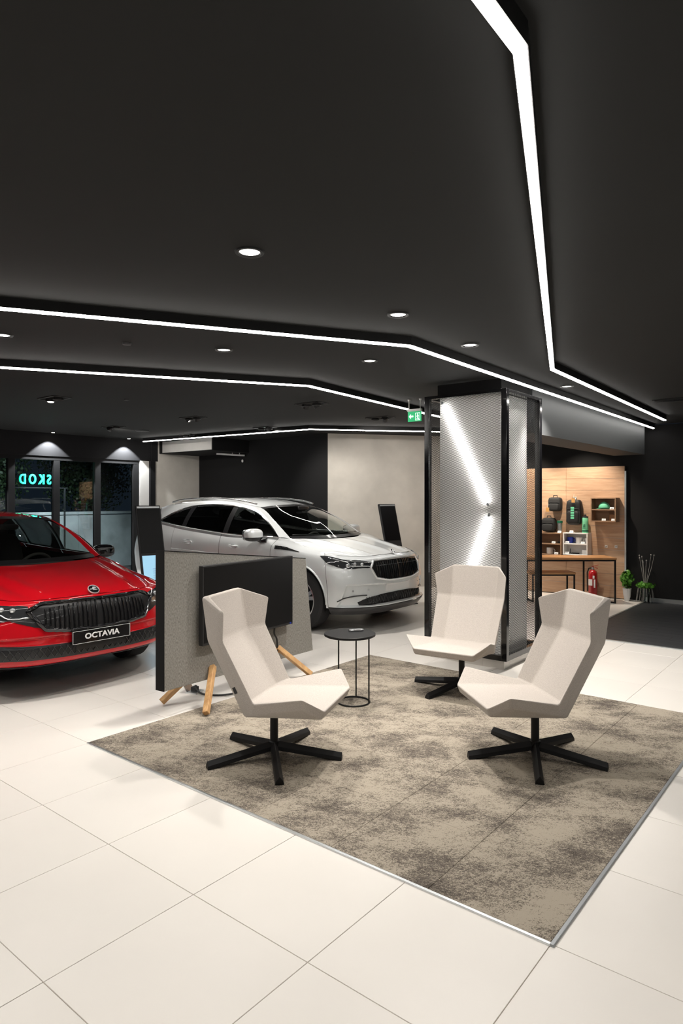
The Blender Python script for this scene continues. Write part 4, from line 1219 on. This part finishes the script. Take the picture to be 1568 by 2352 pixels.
# ---------------------------------------------------------------- red saloon
def rowsO():
    R = []
    R.append([(0.85,0,0.275),(0.84,0.3,0.275),(0.78,0.56,0.275),(0.64,0.755,0.28),(0.47,0.835,0.285),(0,0.84,0.2),(-0.5,0.84,0.19),(-1.4,0.84,0.19),(-2.2,0.84,0.2),(-2.686,0.845,0.21),(-3.25,0.8,0.25),(-3.55,0.64,0.3),(-3.65,0,0.31)])
    R.append([(0.905,0,0.316),(0.89,0.3,0.316),(0.83,0.57,0.318),(0.69,0.775,0.322),(0.48,0.87,0.326),(0,0.885,0.29),(-0.5,0.875,0.29),(-1.4,0.87,0.29),(-2.2,0.875,0.29),(-2.686,0.89,0.3),(-3.3,0.84,0.33),(-3.6,0.68,0.36),(-3.72,0,0.37)])
    R.append([(0.91,0,0.44),(0.895,0.3,0.44),(0.83,0.57,0.44),(0.685,0.785,0.44),(0.475,0.89,0.44),(0,0.9,0.43),(-0.5,0.88,0.43),(-1.4,0.875,0.43),(-2.2,0.88,0.43),(-2.686,0.905,0.43),(-3.35,0.86,0.46),(-3.64,0.7,0.48),(-3.77,0,0.5)])
    R.append([(.91,0,.54),(.895,.3,.54),(.82,.57,.54),(.67,.79,.545),(.46,.90,.55),(0,.912,.56),(-.5,.90,.56),(-1.4,.895,.56),(-2.2,.90,.56),(-2.686,.912,.56),(-3.35,.87,.58),(-3.65,.71,.6),(-3.78,0,.62)])
    R.append([(.895,0,.655),(.875,.3,.655),(.795,.57,.655),(.64,.785,.665),(.43,.90,.68),(0,.91,.70),(-.5,.902,.71),(-1.4,.90,.71),(-2.2,.905,.71),(-2.686,.912,.72),(-3.35,.87,.73),(-3.65,.71,.75),(-3.78,0,.77)])
    R.append([(.87,0,.745),(.845,.3,.745),(.755,.57,.745),(.585,.765,.76),(.39,.865,.795),(0,.885,.835),(-.5,.888,.885),(-1.4,.89,.90),(-2.2,.895,.91),(-2.686,.89,.92),(-3.3,.84,.93),(-3.6,.68,.95),(-3.72,0,.97)])
    R.append([(.825,0,.795),(.80,.3,.792),(.70,.55,.785),(.50,.705,.80),(.31,.765,.835),(0,.79,.895),(-.50,.80,.985),(-1.4,.835,1.005),(-2.2,.83,1.03),(-2.686,.80,1.06),(-3.2,.74,1.085),(-3.5,.62,1.10),(-3.6,0,1.11)])
    return R
fr = Vector((.76, -.65, 0)).normalized()
red = Car(rowsO(), 'red_saloon', 'glossy red saloon with black grille and lettered black show plate', Vector((-2.70, 6.08, 0)), math.atan2(fr.y, fr.x), M['red_paint'], 2.686, .33, .385, dispO)
w = red
w.panel('inner_shell', 0, 12, mat='car_void', off=-.055, both=True, ns=120, nt=30)
w.panel('front_bumper', 0.0, 4.02, both=True, ns=90, nt=110, t0=.35)
w.panel('underbody_lip', 0.0, 4.02, both=True, ns=60, nt=8, t0=0.0, t1=.34, mat='car_black', off=.004)
w.panel('front_fender', 4.035, 5.985, t0=0.5, ns=60, nt=60)
w.panel('front_door', 5.993, 7.08, t0=0.5, ns=30, nt=40)
w.panel('rear_door', 7.088, 8.38, t0=0.5, ns=40, nt=50)
w.panel('rear_quarter_panel', 8.388, 10.6, t0=0.5, ns=60, nt=60)
w.panel('rear_bumper', 10.61, 12.0, t0=0.0, ns=30, nt=40)
w.panel('sill', 4.2, 10.6, t0=0.0, t1=.5, ns=90, nt=8, mat='car_black', off=.004)
r6 = w.rows[6]
front = [tuple(cr(r6, u)) for u in np.linspace(0, 3.2, 8)]
side = [tuple(cr(r6, u)) for u in np.linspace(3.2, 6, 8)]
cl = [front[0], (.6,0,.855), (.2,0,.925), (-.20,0,.978)]
rear = [(-.20,0,.978), (-.25,.4,.985), tuple(r6[6])]
G = coons(front, rear, cl, side, 40, 40)
for j in range(40):
    for i in range(40):
        y = abs(G[j, i][1]); f = math.sin(PI * j / 39) ** .6
        yc = .36 + .16 * j / 39
        G[j, i][2] += .016 * math.exp(-((y - yc) / .07) ** 2) * f - .010 * math.exp(-((y - yc - .09) / .05) ** 2) * f
        yc = .62 + .05 * j / 39
        G[j, i][2] += .018 * math.exp(-((y - yc) / .06) ** 2) * f
G[0] = G[0] + np.array([.004, 0, .003])
w.sheet('bonnet', G, w.paint, 'join')
cowlO = [(-.25,0,.985), (-.29,.4,.99), (-.46,.70,.985)]
wedgeO = [(-.46,.70,.985), (-.80,.625,1.21), (-1.12,.53,1.378)]
wtopO = [(-1.02,0,1.415), (-1.05,.28,1.405), (-1.12,.53,1.378)]
roofcO = [(-1.02,0,1.415), (-1.35,0,1.452), (-1.9,0,1.47), (-2.5,0,1.44), (-3.0,0,1.36), (-3.3,0,1.27)]
roofeO = [(-1.12,.53,1.378), (-1.6,.56,1.418), (-2.2,.555,1.41), (-2.8,.53,1.34), (-3.15,.50,1.25)]
wintopO = [(-.52,.80,.992), (-.82,.715,1.19), (-1.18,.63,1.325), (-1.6,.625,1.372), (-2.2,.62,1.36), (-2.6,.645,1.27), (-2.86,.71,1.13)]
winbotO = [(-.52,.805,.991), (-.9,.82,.998), (-1.4,.834,1.008), (-2.2,.828,1.034), (-2.686,.80,1.062), (-2.86,.78,1.07)]
tailO = [(-3.2,.74,1.085), (-3.5,.62,1.10), (-3.6,0,1.11)]
greenhouse(w, cowlO, wtopO, wedgeO, roofcO, roofeO, wintopO, winbotO, [-.55, -1.42, -2.25, -2.82], tailO)
seats_dash(w, -.28, .985, 1.44)
MB().box(-3.3, .35, -.70, .70, .17, .26).build('floor_pan', 'car_void', w.t)
side_mirror(w, (-.74, .965, 1.02), .92, 'gloss_black', (-.66, .82, .955))
w.wheels(.79)
# black belt across the bumper with mesh, red lip stays below
w.decal('lower_intake', [(.915,0,.44),(.90,.3,.44),(.83,.57,.447),(.69,.785,.462),(.50,.885,.475)], [(.91,0,.332),(.895,.3,.332),(.83,.57,.337),(.69,.78,.345),(.50,.88,.36)], .003, 'car_black', 36, 8, thick=.02)
for k in range(15):
    for sg in (-1, 1):
        y = .02 + .052 * k; y2 = y + sg * .06
        if max(y, y2) > .76 or min(y, y2) < 0: continue
        fx = lambda q: .915 - .42 * max(0, q - .25) ** 1.7
        w.line('intake_bar', [(fx(y), y, .345), (fx((y + y2) / 2), (y + y2) / 2, .387), (fx(y2), y2, .43)], .0035, .006, 'gloss_black', 7)
# grille
gt = [(.875,0,.772),(.855,.25,.770),(.80,.44,.757),(.755,.525,.72)]
gb = [(.905,0,.545),(.89,.25,.548),(.83,.42,.565),(.775,.52,.672)]
w.decal('grille', gt, gb, .006, 'car_black', 30, 10, thick=.02)
w.line('grille_frame', [(.875,0,.778),(.855,.25,.775),(.80,.44,.763),(.755,.535,.70),(.83,.43,.558),(.89,.25,.538),(.905,0,.534)], .019, .006, 'gloss_black', 60, sharp=True)
for k in range(12):
    y = .03 + .038 * k
    zt_, zb_ = .762 - .02 * (y / .45) ** 2, .557 + .06 * max(0, (y - .32) / .13)
    w.line('grille_rib', [(.885, y, zt_), (.90, y + .002, .67), (.905, y + .004, (zt_ + zb_) / 2 - .02), (.905, y + .004, zb_)], .0075, .014 - .003 * (k % 2), 'gloss_black', 8)
w.line('lamp_strip', [(.86,0,.790),(.845,.25,.788),(.78,.46,.775)], .003, .006, 'chrome', 30)
# lamps
top = [(.755,.53,.735),(.68,.66,.755),(.55,.785,.775),(.38,.865,.79)]
bot = [(.775,.53,.66),(.70,.66,.635),(.60,.785,.625),(.48,.86,.665)]
w.decal('head_lamp', top, bot, .005, 'headlamp', 30, 10, thick=.02)
w.line('lamp_strip', [(.77,.535,.655),(.70,.64,.645),(.655,.71,.685),(.56,.80,.66),(.44,.875,.695)], .006, .010, 'lamp_lens')
for (x, y, z) in ((.70,.62,.71), (.655,.685,.715), (.60,.745,.72), (.54,.80,.725)):
    q, n = w.near((x, y, z))
    for sd in (1, -1):
        MB().sup((q[0] + n[0]*.006, (q[1] + n[1]*.006) * sd, q[2]), (.018, .022, .020), .9, 14, 8).build('lamp_projector', 'lamp_lens', w.t, smooth=60)
# black wedge under lamp towards grille
w.decal('grille_wing', [(.79,.50,.665),(.74,.58,.652),(.70,.64,.635)], [(.825,.44,.565),(.765,.55,.60),(.71,.63,.628)], .003, 'car_black', 12, 6)
badge_obj(w, (.79, 0, .828), (.62, 0, .78), .050)
w.line('bumper_crease', [(.90,.30,.50),(.83,.57,.50),(.70,.77,.52),(.52,.87,.56)], .004, .001, w.paint, 30)
# show plate
pl = bpy.data.objects.new('number_plate', None); COL.objects.link(pl); pl.parent = w.t; pl.empty_display_size = .05
pl.location = (.935, 0, .475)
MB().box(-.012, .0, -.26, .26, -.055, .055).build('plate_board', 'gloss_black', pl, bevel=.002)
MB().box(-.03, -.012, -.22, .22, -.10, .04).build('plate_bracket', 'car_black', pl)
mb = MB(); 
for a, b in (((-.255,-.05),(.255,-.05)), ((-.255,.05),(.255,.05)), ((-.255,-.05),(-.255,.05)), ((.255,-.05),(.255,.05))):
    mb.bar((.001, *a), (.001, *b), .0025, .003, up=(1, 0, 0))
mb.build('plate_border', 'white_print', pl)
v, f = text_geo('OCTAVIA', .062, .001, .0018, 1.15)
mb = MB().add([(.0015 + z, x, y) for x, y, z in v], f)
mb.build('plate_lettering', 'white_print', pl)
# ------------------------------------------------------------------ wood display wall
WZ = 2.117
ww = thing('wall_display', None, None, WOOD0, ROT); tag(ww, kind='structure')
MB().box(-2.8, 0, .028, .058, 0, WZ).build('panel_backing', 'black_wall', ww)
edges = [0, .93, 1.86, 2.8]
for c in range(3):
    for r in range(11):
        z0 = .01 + r * (WZ - .01) / 11; z1 = .01 + (r + 1) * (WZ - .01) / 11
        MB().box(-edges[c + 1] + .002, -edges[c] - .002, 0.0, .028, z0 + .0018, z1 - .0018).build('wood_panel', 'panel_wood', ww)
for r in range(1, 11):
    zj = .01 + r * (WZ - .01) / 11
    MB().box(-2.8, 0, .003, .028, zj - .0016, zj + .0016).build('slat_rail', 'alu_dark', ww)
MB().box(0.0, .022, .0, .05, 0, WZ - .08).build('edge_profile', 'alu', ww)

def on_wall(px, py, off=0.0):
    """local wall coordinates (x, z) of the photograph's point on the plane `off` before the wall"""
    p0 = WOOD0 - U * off; d = Vector(((px - CX) / F_PX, 1, -(py - HORIZON) / F_PX)); o = Vector((0, 0, CAM_H))
    q = o + d * ((p0 - o).dot(U) / d.dot(U))
    return -(q - WOOD0).dot(V), q.z
def wthing(name, label, cat, x, z, y=0.0, group=None):
    p = WOOD0 - V * x + U * y
    return thing(name, label, cat, (p.x, p.y, z), ROT, group)
def z4(x, y): return (1220 + x / 4.506, 1020 + y / 4.506)

def cubby(label, a, b, dep, mat, name='wall_shelf'):
    xa, zt = on_wall(*z4(*a), dep); xb, zb = on_wall(*z4(*b), dep)
    t = wthing(name, label, 'shelf', xa, zb)
    W = xb - xa; H = zt - zb; th = .016
    MB().box(0, W, -dep, 0, 0, th).build('bottom_board', mat, t)
    MB().box(0, W, -dep, 0, H - th, H).build('top_board', mat, t)
    MB().box(0, th, -dep, 0, th, H - th).build('side_board', mat, t)
    MB().box(W - th, W, -dep, 0, th, H - th).build('side_board', mat, t)
    MB().box(th, W - th, -dep + .004, 0, H * .5 - th / 2, H * .5 + th / 2).build('middle_board', mat, t)
    MB().box(th, W - th, -.008, 0, th, H - th).build('back_board', mat, t)
    return t, xa, zb, W, H
DEP = .20
sA, ax, az, aw, ah = cubby('brown two-tier wall shelf holding the mint cap', (612, 555), (872, 808), DEP, 'shelf_wood')
sB, bx_, bz, bw, bh = cubby('white two-tier wall shelf with blue and white mugs', (325, 915), (580, 1158), DEP, 'white')
xl, zt = on_wall(*z4(40, 912), DEP); 
sC, cx_, cz, cw, ch = cubby('brown two-tier wall shelf beside the white one', (40, 912), (308, 1155), DEP, 'shelf_wood')

def card(x, z, y=-.17, label=None):
    t = wthing('price_card', label, 'card', x, z, y)
    MB().prism([(-.03, 0, 0), (.03, 0, 0), (.03, .012, .035), (-.03, .012, .035)], (0, .003, 0)).build('card_front', 'white_print', t)
    MB().prism([(-.03, .028, 0), (.03, .028, 0), (.03, .014, .035), (-.03, .014, .035)], (0, .003, 0)).build('card_back', 'white_print', t)
    MB().box(-.018, .018, .001, .004, .012, .018).build('print_line', 'grey_print', t)
    return t
th = .016
card(ax + aw * .82, az + ah * .5 + th / 2, label='small white price card beside the mint cap')
card(ax + aw * .50, az + th, label='small white price card left of the brown box')
card(ax + aw * .88, az + th, label='small white price card right before the brown box')
card(bx_ + bw * .15, bz + bh * .5 + th / 2, label='small white price card before the blue mug')
card(bx_ + bw * .78, bz + bh * .5 + th / 2, label='small white price card before the right white mug')
card(bx_ + bw * .14, bz + th, label='small white price card on the bottom of the white shelf')
card(cx_ + cw * .68, cz + ch * .5 + th / 2, label='small white price card beside the black key fob')
card(cx_ + cw * .78, cz + th, label='small white price card right of the lone white mug')
card(cx_ + cw * .90, cz + ch, label='small white price card before the steel tumbler')
card(bx_ + bw * .32, bz + bh, label='small white price card on top of the white shelf')

def mug(label, x, z, mat, y=-.09, r=.04, h=.085, hs=1):
    t = wthing('mug', label, 'mug', x, z, y)
    MB().lathe([(r * .92, 0), (r, .006), (r, h), (r * .92, h), (r * .9, .01), (.001, .01)], 24, cap=False).build('cup', mat, t, smooth=40)
    MB().tube([(hs * (r - .004), 0, h * .78), (hs * (r + .022), 0, h * .76), (hs * (r + .03), 0, h * .5), (hs * (r + .02), 0, h * .26), (hs * (r - .004), 0, h * .22)], .006, 8).build('handle', mat, t, smooth=60)
mz = bz + bh * .5 + th / 2
mug('cobalt blue enamel mug on the white shelf', bx_ + bw * .21, mz, 'blue', r=.050, h=.10)
mug('white mug with handle next to the blue mug', bx_ + bw * .57, mz, 'white', r=.05, h=.098)
mug('white mug at the right end of the white shelf', bx_ + bw * .90, mz, 'white', r=.036, h=.09, hs=-1)
mug('lone white mug in the bottom of the brown shelf', cx_ + cw * .48, cz + th, 'white', r=.055, h=.10)
def small_box(name, label, cat, x, z, sx, sy, sz, mat, y=-.10, rz=0):
    t = wthing(name, label, cat, x, z, y)
    t.rotation_euler = (0, 0, ROT + rz)
    MB().box(-sx/2, sx/2, -sy/2, sy/2, 0, sz).build('body', mat, t, bevel=.003)
    MB().box(-sx/2 - .001, sx/2 + .001, -sy/2 - .001, sy/2 + .001, sz * .72, sz + .002).build('lid', mat, t, bevel=.003)
    return t
small_box('gift_box', 'brown leather box on the lower tier of the wall shelf', 'box', ax + aw * .84, az + th, .12, .09, .10, 'brown_box', y=-.075)
small_box('key_fob', 'flat black key fob lying on the brown shelf', 'key fob', cx_ + cw * .90, cz + ch * .5 + th / 2, .09, .06, .03, 'bag_black')
small_box('gift_box', 'upright white box with a dark motif in the white shelf', 'box', bx_ + bw * .84, bz + th, .10, .05, .07, 'white')
small_box('wallet', 'thin dark wallet lying in the white shelf', 'wallet', bx_ + bw * .42, bz + th, .12, .06, .015, 'bag_grey')
t = wthing('pen', 'dark pen standing in the white shelf', 'pen', bx_ + bw * .20, bz + th, -.08)
MB().tube([(0, 0, 0), (0, 0, .075), (0, 0, .085)], [.006, .006, .002], 8).build('barrel', 'bag_grey', t, smooth=60)
MB().lathe([(.014, 0), (.014, .008)], 10).build('stand', 'black_plastic', t)

# cap
t = wthing('cap', 'mint green baseball cap on the upper tier of the wall shelf', 'cap', ax + aw * .47, az + ah * .5 + th / 2, -.10)
t.rotation_euler = (0, 0, ROT - .5)
G = []
for ph in np.linspace(0, PI / 2, 9):
    G.append([(.095 * math.cos(ph) * math.cos(a), .085 * math.cos(ph) * math.sin(a), .012 + .105 * math.sin(ph) ** .9) for a in np.linspace(0, 2 * PI, 25)])
MB().grid(G).build('crown', 'mint', t, smooth=50, solid=.003)
G = [[(-.085 * math.cos(a) - r * .09 * max(0, math.cos(a)) ** .6, .083 * math.sin(a), .014 - .012 * r * math.cos(a)) for a in np.linspace(-PI / 2, PI / 2, 15)] for r in (0, .5, 1)]
MB().grid(G).build('visor', 'mint', t, smooth=50, solid=.004)
MB().sup((0, 0, .118), (.009, .009, .006), .9, 10, 6).build('button', 'mint', t, smooth=60)

# bags
def backpack(label, px, py0, py1, wpx, mat, name='backpack', stripe=False, tagged=None, tagx=0.0, on_shelf=None):
    xc, zt = on_wall(*z4(px, py0), .08); _, zb = on_wall(*z4(px, py1), .08)
    w_ = wpx / 4.506 * 10.6 / 1510 / .86
    H = zt - zb
    t = wthing(name, label, 'bag', xc, zb, -.09)
    MB().sup((0, 0, H * .5), (w_ / 2, .075, H * .5), .42, 26, 16).build('main_compartment', mat, t, smooth=60)
    MB().sup((0, -.065, H * .30), (w_ * .40, .035, H * .25), .40, 22, 12).build('front_pocket', mat, t, smooth=60)
    MB().tube([(-w_ * .42, -.074, H * .62), (0, -.086, H * .66), (w_ * .42, -.074, H * .62)], .004, 6).build('zip', 'black_plastic', t, smooth=60)
    MB().tube([(-.035, 0, H * .97), (-.03, 0, H + .03), (.03, 0, H + .03), (.035, 0, H * .97)], .007, 8).build('carry_loop', mat, t, smooth=60)
    for s in (-1, 1):
        MB().bar((s * w_ * .36, -.055, H * .95), (s * w_ * .40, -.075, H * .12), .022, .006, up=(0, -1, 0)).build('strap', 'black_plastic', t)
    if stripe:
        for k in range(5):
            MB().box(-.028, .028, -.103, -.100, H * (.24 + .10 * k), H * (.315 + .10 * k)).build('green_print', 'mint', t)
    if tagged:
        MB().box(tagx - .028, tagx + .028, -.118, -.116, H * tagged - .035, H * tagged + .035).build('kraft_tag', 'tan', t)
        MB().tube([(tagx, -.117, H * tagged + .03), (tagx, -.08, H * tagged + .10)], .0015, 5).build('tag_string', 'white', t)
    return t
backpack('black backpack with green lettering and kraft tag hung on the wood wall', 448, 575, 835, 135, 'bag_black', stripe=True, tagged=.97, tagx=.02)
backpack('small charcoal backpack with kraft tag hung on the wood wall', 250, 550, 695, 118, 'bag_grey', tagged=.12, tagx=-.09)
backpack('dark grey messenger bag standing on the brown shelf', 185, 762, 905, 125, 'bag_grey', name='messenger_bag')
xc, zt = on_wall(*z4(452, 548), .02)
t = wthing('wall_hook', 'white hook holding the black backpack', 'hook', xc, zt - .03)
MB().box(-.02, .02, -.01, 0, -.03, .03).build('plate', 'white', t, bevel=.003); MB().tube([(0, -.005, 0), (0, -.06, -.005), (0, -.07, .02)], .006, 8).build('peg', 'white', t, smooth=60)

# bottles
xc, _ = on_wall(*z4(289, 900), .12)
t = wthing('tumbler', 'steel tumbler with dark green lid on the brown shelf', 'tumbler', xc, cz + ch, -.10)
MB().lathe([(.036, 0), (.042, .16)], 24).build('cup', 'silver', t, smooth=40)
MB().lathe([(.045, .16), (.045, .195), (.040, .20)], 24).build('lid', 'deep_green', t, smooth=40)
xc, _ = on_wall(*z4(552, 900), .12)
t = wthing('water_bottle', 'mint green sports bottle on the white shelf', 'bottle', xc, bz + bh, -.10)
MB().lathe([(.044, 0), (.050, .01), (.050, .10), (.046, .13), (.050, .16), (.050, .23), (.044, .25)], 24).build('flask', 'bottle_green', t, smooth=40)
MB().lathe([(.048, .25), (.048, .268), (.020, .275), (.016, .30), (.012, .302)], 20).build('cap', 'black_plastic', t, smooth=40)
MB().lathe([(.0508, .02), (.0508, .045)], 24, cap=False).build('print_band', 'deep_green', t)
for k in range(4): MB().box(-.025 + .004 * k, .02, -.0515, -.0505, .075 + .02 * k, .085 + .02 * k).build('print_mark', 'deep_green', t)

for i, (x, y) in enumerate(((775, 1060), (877, 1062))):
    xc, zc = on_wall(*z4(x, y))
    t = wthing('wall_socket', 'small white peg plate on the bare wood wall', 'socket', xc, zc, 0, 'white peg plates')
    MB().box(-.022, .022, -.008, 0, -.022, .022).build('plate', 'white', t, bevel=.002)
    MB().box(-.012, .012, -.0095, -.008, -.006, .008).build('insert', 'alu_dark', t)
    MB().tube([(0, -.008, -.012), (0, -.05, -.016)], .003, 6).build('peg', 'alu', t)

# high table and bench in front of the wood wall
TZ = .695
tb = thing('high_table', 'long table with oak top and thin black steel frame before the wood wall', 'table', (0, 0, 0))
X1, Yf, Yb = 4.18, 10.02, 10.46
MB().box(2.75, X1 + .01, Yf - .01, Yb + .02, TZ - .03, TZ).build('table_top', 'oak_top', tb, bevel=.002)
s_ = .022
for xf, xb in ((X1 - .012, 3.85), (2.80, 2.95)):
    for x, y in ((xf, Yf), (xb, Yb)):
        MB().box(x - s_/2, x + s_/2, y - s_/2, y + s_/2, 0, TZ - .03).build('leg', 'black_metal', tb)
    for z in (s_ / 2, TZ - .03 - s_ / 2):
        MB().bar((xf, Yf, z), (xb, Yb, z), s_, s_).build('frame_bar', 'black_metal', tb)
for y in (Yf, Yb): MB().box(2.80 + s_/2, X1 - .012 - s_/2, y - s_/2, y + s_/2, TZ - .03 - s_, TZ - .03).build('frame_bar', 'black_metal', tb)
bn = thing('bench', 'low bench with oak seat and black steel frame under the long table', 'bench', (0, 0, 0))
BX, BY0, BY1, BZ = 3.60, 10.14, 10.46, .46
MB().box(2.9, BX + .01, BY0 - .01, BY1 + .01, BZ - .03, BZ).build('seat', 'oak_top', bn, bevel=.002)
for x in (BX - .012, 2.95):
    for y in (BY0, BY1): MB().box(x - s_/2, x + s_/2, y - s_/2, y + s_/2, 0, BZ - .03).build('leg', 'black_metal', bn)
    MB().box(x - s_/2, x + s_/2, BY0 + s_/2, BY1 - s_/2, 0, s_).build('foot_bar', 'black_metal', bn)
for y in (BY0, BY1): MB().box(2.95 + s_/2, BX - .012 - s_/2, y - s_/2, y + s_/2, BZ - .052, BZ - .03).build('frame_bar', 'black_metal', bn)

# fire extinguisher
xc, _ = on_wall(*z4(637, 1500), .10)
t = wthing('fire_extinguisher', 'red fire extinguisher standing against the wood wall under the table', 'extinguisher', xc, 0, -.10)
MB().lathe([(.060, 0), (.068, .01), (.068, .38), (.060, .42), (.035, .445), (.022, .45), (.022, .47)], 28).build('cylinder', 'ext_red', t, smooth=45)
MB().lathe([(.024, .455), (.024, .49), (.012, .50)], 16).build('valve', 'alu', t, smooth=45)
MB().bar((-.01, -.01, .50), (.09, -.02, .535), .02, .008).build('lever', 'ext_red', t)
MB().bar((-.01, -.01, .49), (.08, -.02, .480), .02, .008).build('handle', 'ext_red', t)
MB().tube([(-.015, 0, .48), (-.06, -.02, .47), (-.085, -.02, .40), (-.082, -.02, .20), (-.08, -.02, .10)], .010, 8).build('hose', 'cable', t, smooth=60)
MB().box(-.05, .01, -.071, -.062, .20, .30).build('label_plate', 'white_print', t); 
MB().box(.005, .055, -.060, -.052, .17, .30).build('label_plate', 'white_print', t)
MB().box(.012, .044, -.066, -.060, .315, .36).build('label_plate', 'white_print', t)

# plants at the end of the wood wall
t = thing('pot_plant', 'bushy green pot plant in a pale pot at the end of the wood wall', 'plant', (WOOD0 - V * .07 - U * .12))
MB().lathe([(.035, 0), (.055, .10), (.065, .20), (.060, .20), (.05, .16), (.001, .16)], 20, cap=False).build('pot', 'white', t, smooth=45)
def leaves(n, c, r, size, seed):
    rnd = random.Random(seed); mb = MB()
    for k in range(n):
        d = Vector((rnd.gauss(0, 1), rnd.gauss(0, 1), rnd.gauss(0, 1))).normalized(); q = Vector(c) + Vector((d.x * r[0], d.y * r[1], d.z * r[2])) * rnd.uniform(.35, 1)
        a = Vector((rnd.gauss(0, 1), rnd.gauss(0, 1), rnd.gauss(0, 1))).normalized(); b = a.cross(d).normalized() * size * .45
        L = a * size * rnd.uniform(.7, 1.2)
        mb.add([q - L * .5, q + b, q + L * .5, q - b], [(0, 1, 2), (0, 2, 3)])
    return mb
tag(leaves(320, (0, 0, .34), (.10, .10, .15), .05, 3).build('foliage', 'plant_leaf', t), kind='stuff')
MB().tube([(0, 0, .15), (.01, 0, .30)], .008, 6).build('stem', 'bark', t)
t = thing('dry_branches', 'tall pale dried branches above a low green planter by the black wall', 'plant', (WOOD0 - V * .34 - U * .14))
rnd = random.Random(5)
MB().lathe([(.05, 0), (.08, .15), (.085, .24), (.07, .24), (.001, .20)], 18, cap=False).build('vase', 'glass', t, smooth=45)
for k in range(9):
    a = rnd.uniform(0, 6.28); s = rnd.uniform(.05, .13)
    P = [(0, 0, .05), (s * .3 * math.cos(a), s * .3 * math.sin(a), .34), (s * math.cos(a) * .8, s * math.sin(a) * .8, .54), (s * math.cos(a) * 1.15, s * math.sin(a) * 1.15, rnd.uniform(.62, .74))]
    tw = MB().tube(P, [.005, .004, .003, .002], 5).build('twig', 'dry_twig', t)
    MB().sup(P[-1], (.010, .010, .013), .9, 8, 6).build('bud', 'dry_twig', tw, smooth=60)
for k in range(14):
    a = 2 * PI * k / 14
    MB().tube([(.05 * math.cos(a), .05 * math.sin(a), .24), (.10 * math.cos(a), .10 * math.sin(a), .22), (.13 * math.cos(a), .13 * math.sin(a), .02)], .003, 5).build('hanging_twig', 'dry_twig', t)
tag(leaves(260, (0, 0, .27), (.14, .14, .045), .05, 9).build('foliage', 'plant_leaf', t), kind='stuff')

# warm wash for the wood wall: two shop downlights
for x in (-.62, -1.6):
    p = WOOD0 - V * x - U * .75
    t = thing('shop_spot', 'small black downlight over the wood wall', 'light', (p.x, p.y, CEIL), group='spots over the wood wall')
    MB().lathe([(0.030, 0.001), (0.034, -0.006), (0.048, -0.006), (0.05, 0.001)], 20, cap=False).build('trim_ring', 'black_metal', t, smooth=40)
    MB().lathe([(0.0305, 0.0), (0.028, -0.004), (0.001, -0.005)], 20, cap=False).build('lens', 'glint', t, smooth=40)
    spot('shop_lamp', (p.x, p.y, CEIL - .02), 105, 84, .7, col=(1, .87, .72), radius=.03, target=(WOOD0 - V * x + Vector((0, 0, 1.1))))

# ------------------------------------------------------------------ outside the glass wall
og = MB().prism([GL0 - U * 16 + V * .2 + Vector((0,0,-.12)), GL0 + U * 9 + V * .2 + Vector((0,0,-.12)), GL0 + U * 9 + V * 12 + Vector((0,0,-.12)), GL0 - U * 16 + V * 12 + Vector((0,0,-.12))], (0, 0, .1)).build('floor_outdoor', 'asphalt')
tag(og, kind='structure')
rw = thing('retaining_wall', 'low concrete retaining wall outside the glass front', 'wall', GL0 + V * 3.0, ROT)
for k in range(-3, 9):
    MB().box(-.10, .10, -k * 1.5 + .004, -k * 1.5 + 1.496, -.02, 1.22 + .02 * (k % 2)).build('concrete_panel', 'concrete', rw)
MB().box(-.14, .14, -12.0, 6.0, 1.24, 1.30).build('coping', 'concrete', rw)
for k, (du, dv, r) in enumerate(((-1.2, 4.6, 1.5), (1.5, 4.6, 1.7), (4.2, 4.6, 1.6), (-3.9, 4.6, 1.6), (6.9, 4.6, 1.8))):
    p = GL0 + U * du + V * dv
    t = thing('bush', 'dark leafy tree behind the concrete wall outside', 'tree', (p.x, p.y, -.02), group='trees behind the concrete wall')
    MB().tube([(0, 0, 0), (.1, 0, 1.2), (0, .1, 2.6)], [.12, .09, .04], 8).build('trunk', 'bark', t, smooth=60)
    tag(leaves(7000, (0, 0, 2.4), (1.2, 1.2, 1.3), .075, 20 + k).build('foliage', 'leaf', t), kind='stuff')
# mirrored letters added outdoors in place of a lit sign reflected in the glass
v, f = text_geo('SKOD', .26, .02, .002, .66, 1.55)
p = GL0 + U * 1.08 + V * 1.0
sg = thing('reflected_sign', 'green glowing reversed letters outside, standing in for a sign reflection in the glass', 'sign', (p.x, p.y, 1.95), ROT - PI / 2)
# local x = -U ... letters face away from the room (+V)
MB().add([(x * -1 * -1, -z, y) for x, y, z in v], f).build('lettering', 'green_sign', sg)
MB().box(-.60, .60, .03, .05, -.16, -.14).build('sign_rail', 'black_metal', sg)  # rail and posts only carry the added letters
for x in (-.55, .55): MB().box(x - .015, x + .015, .03, .05, -1.97, -.16).build('sign_post', 'black_metal', sg)
spot('yard_fill_lamp', (GL0 + U * 1.2 + V * .6 + Vector((0, 0, 2.48))), 420, 100, .6, col=(.86, .93, 1), radius=.1, target=GL0 + U * 1.6 + V * 3.0 + Vector((0, 0, .2)))  # added fill lamp with a made-up fixture, brightens the concrete wall

yl = thing('yard_fill_lamp', 'small lamp added outside above the glass to brighten the concrete wall', 'light', (GL0 + U * 1.2 + V * .22 + Vector((0, 0, 2.5))), ROT)
MB().box(-.38, .02, -.02, .02, -.01, .01).build('arm', 'black_metal', yl)
MB().lathe([(.02, .07), (.07, .02), (.075, .005)], 16, c=(-.38, 0, 0), cap=False).build('shade', 'black_metal', yl, smooth=40)
MB().sup((-.38, 0, .02), (.03, .03, .025), .9, 12, 8).build('bulb', 'glint', yl, smooth=60)
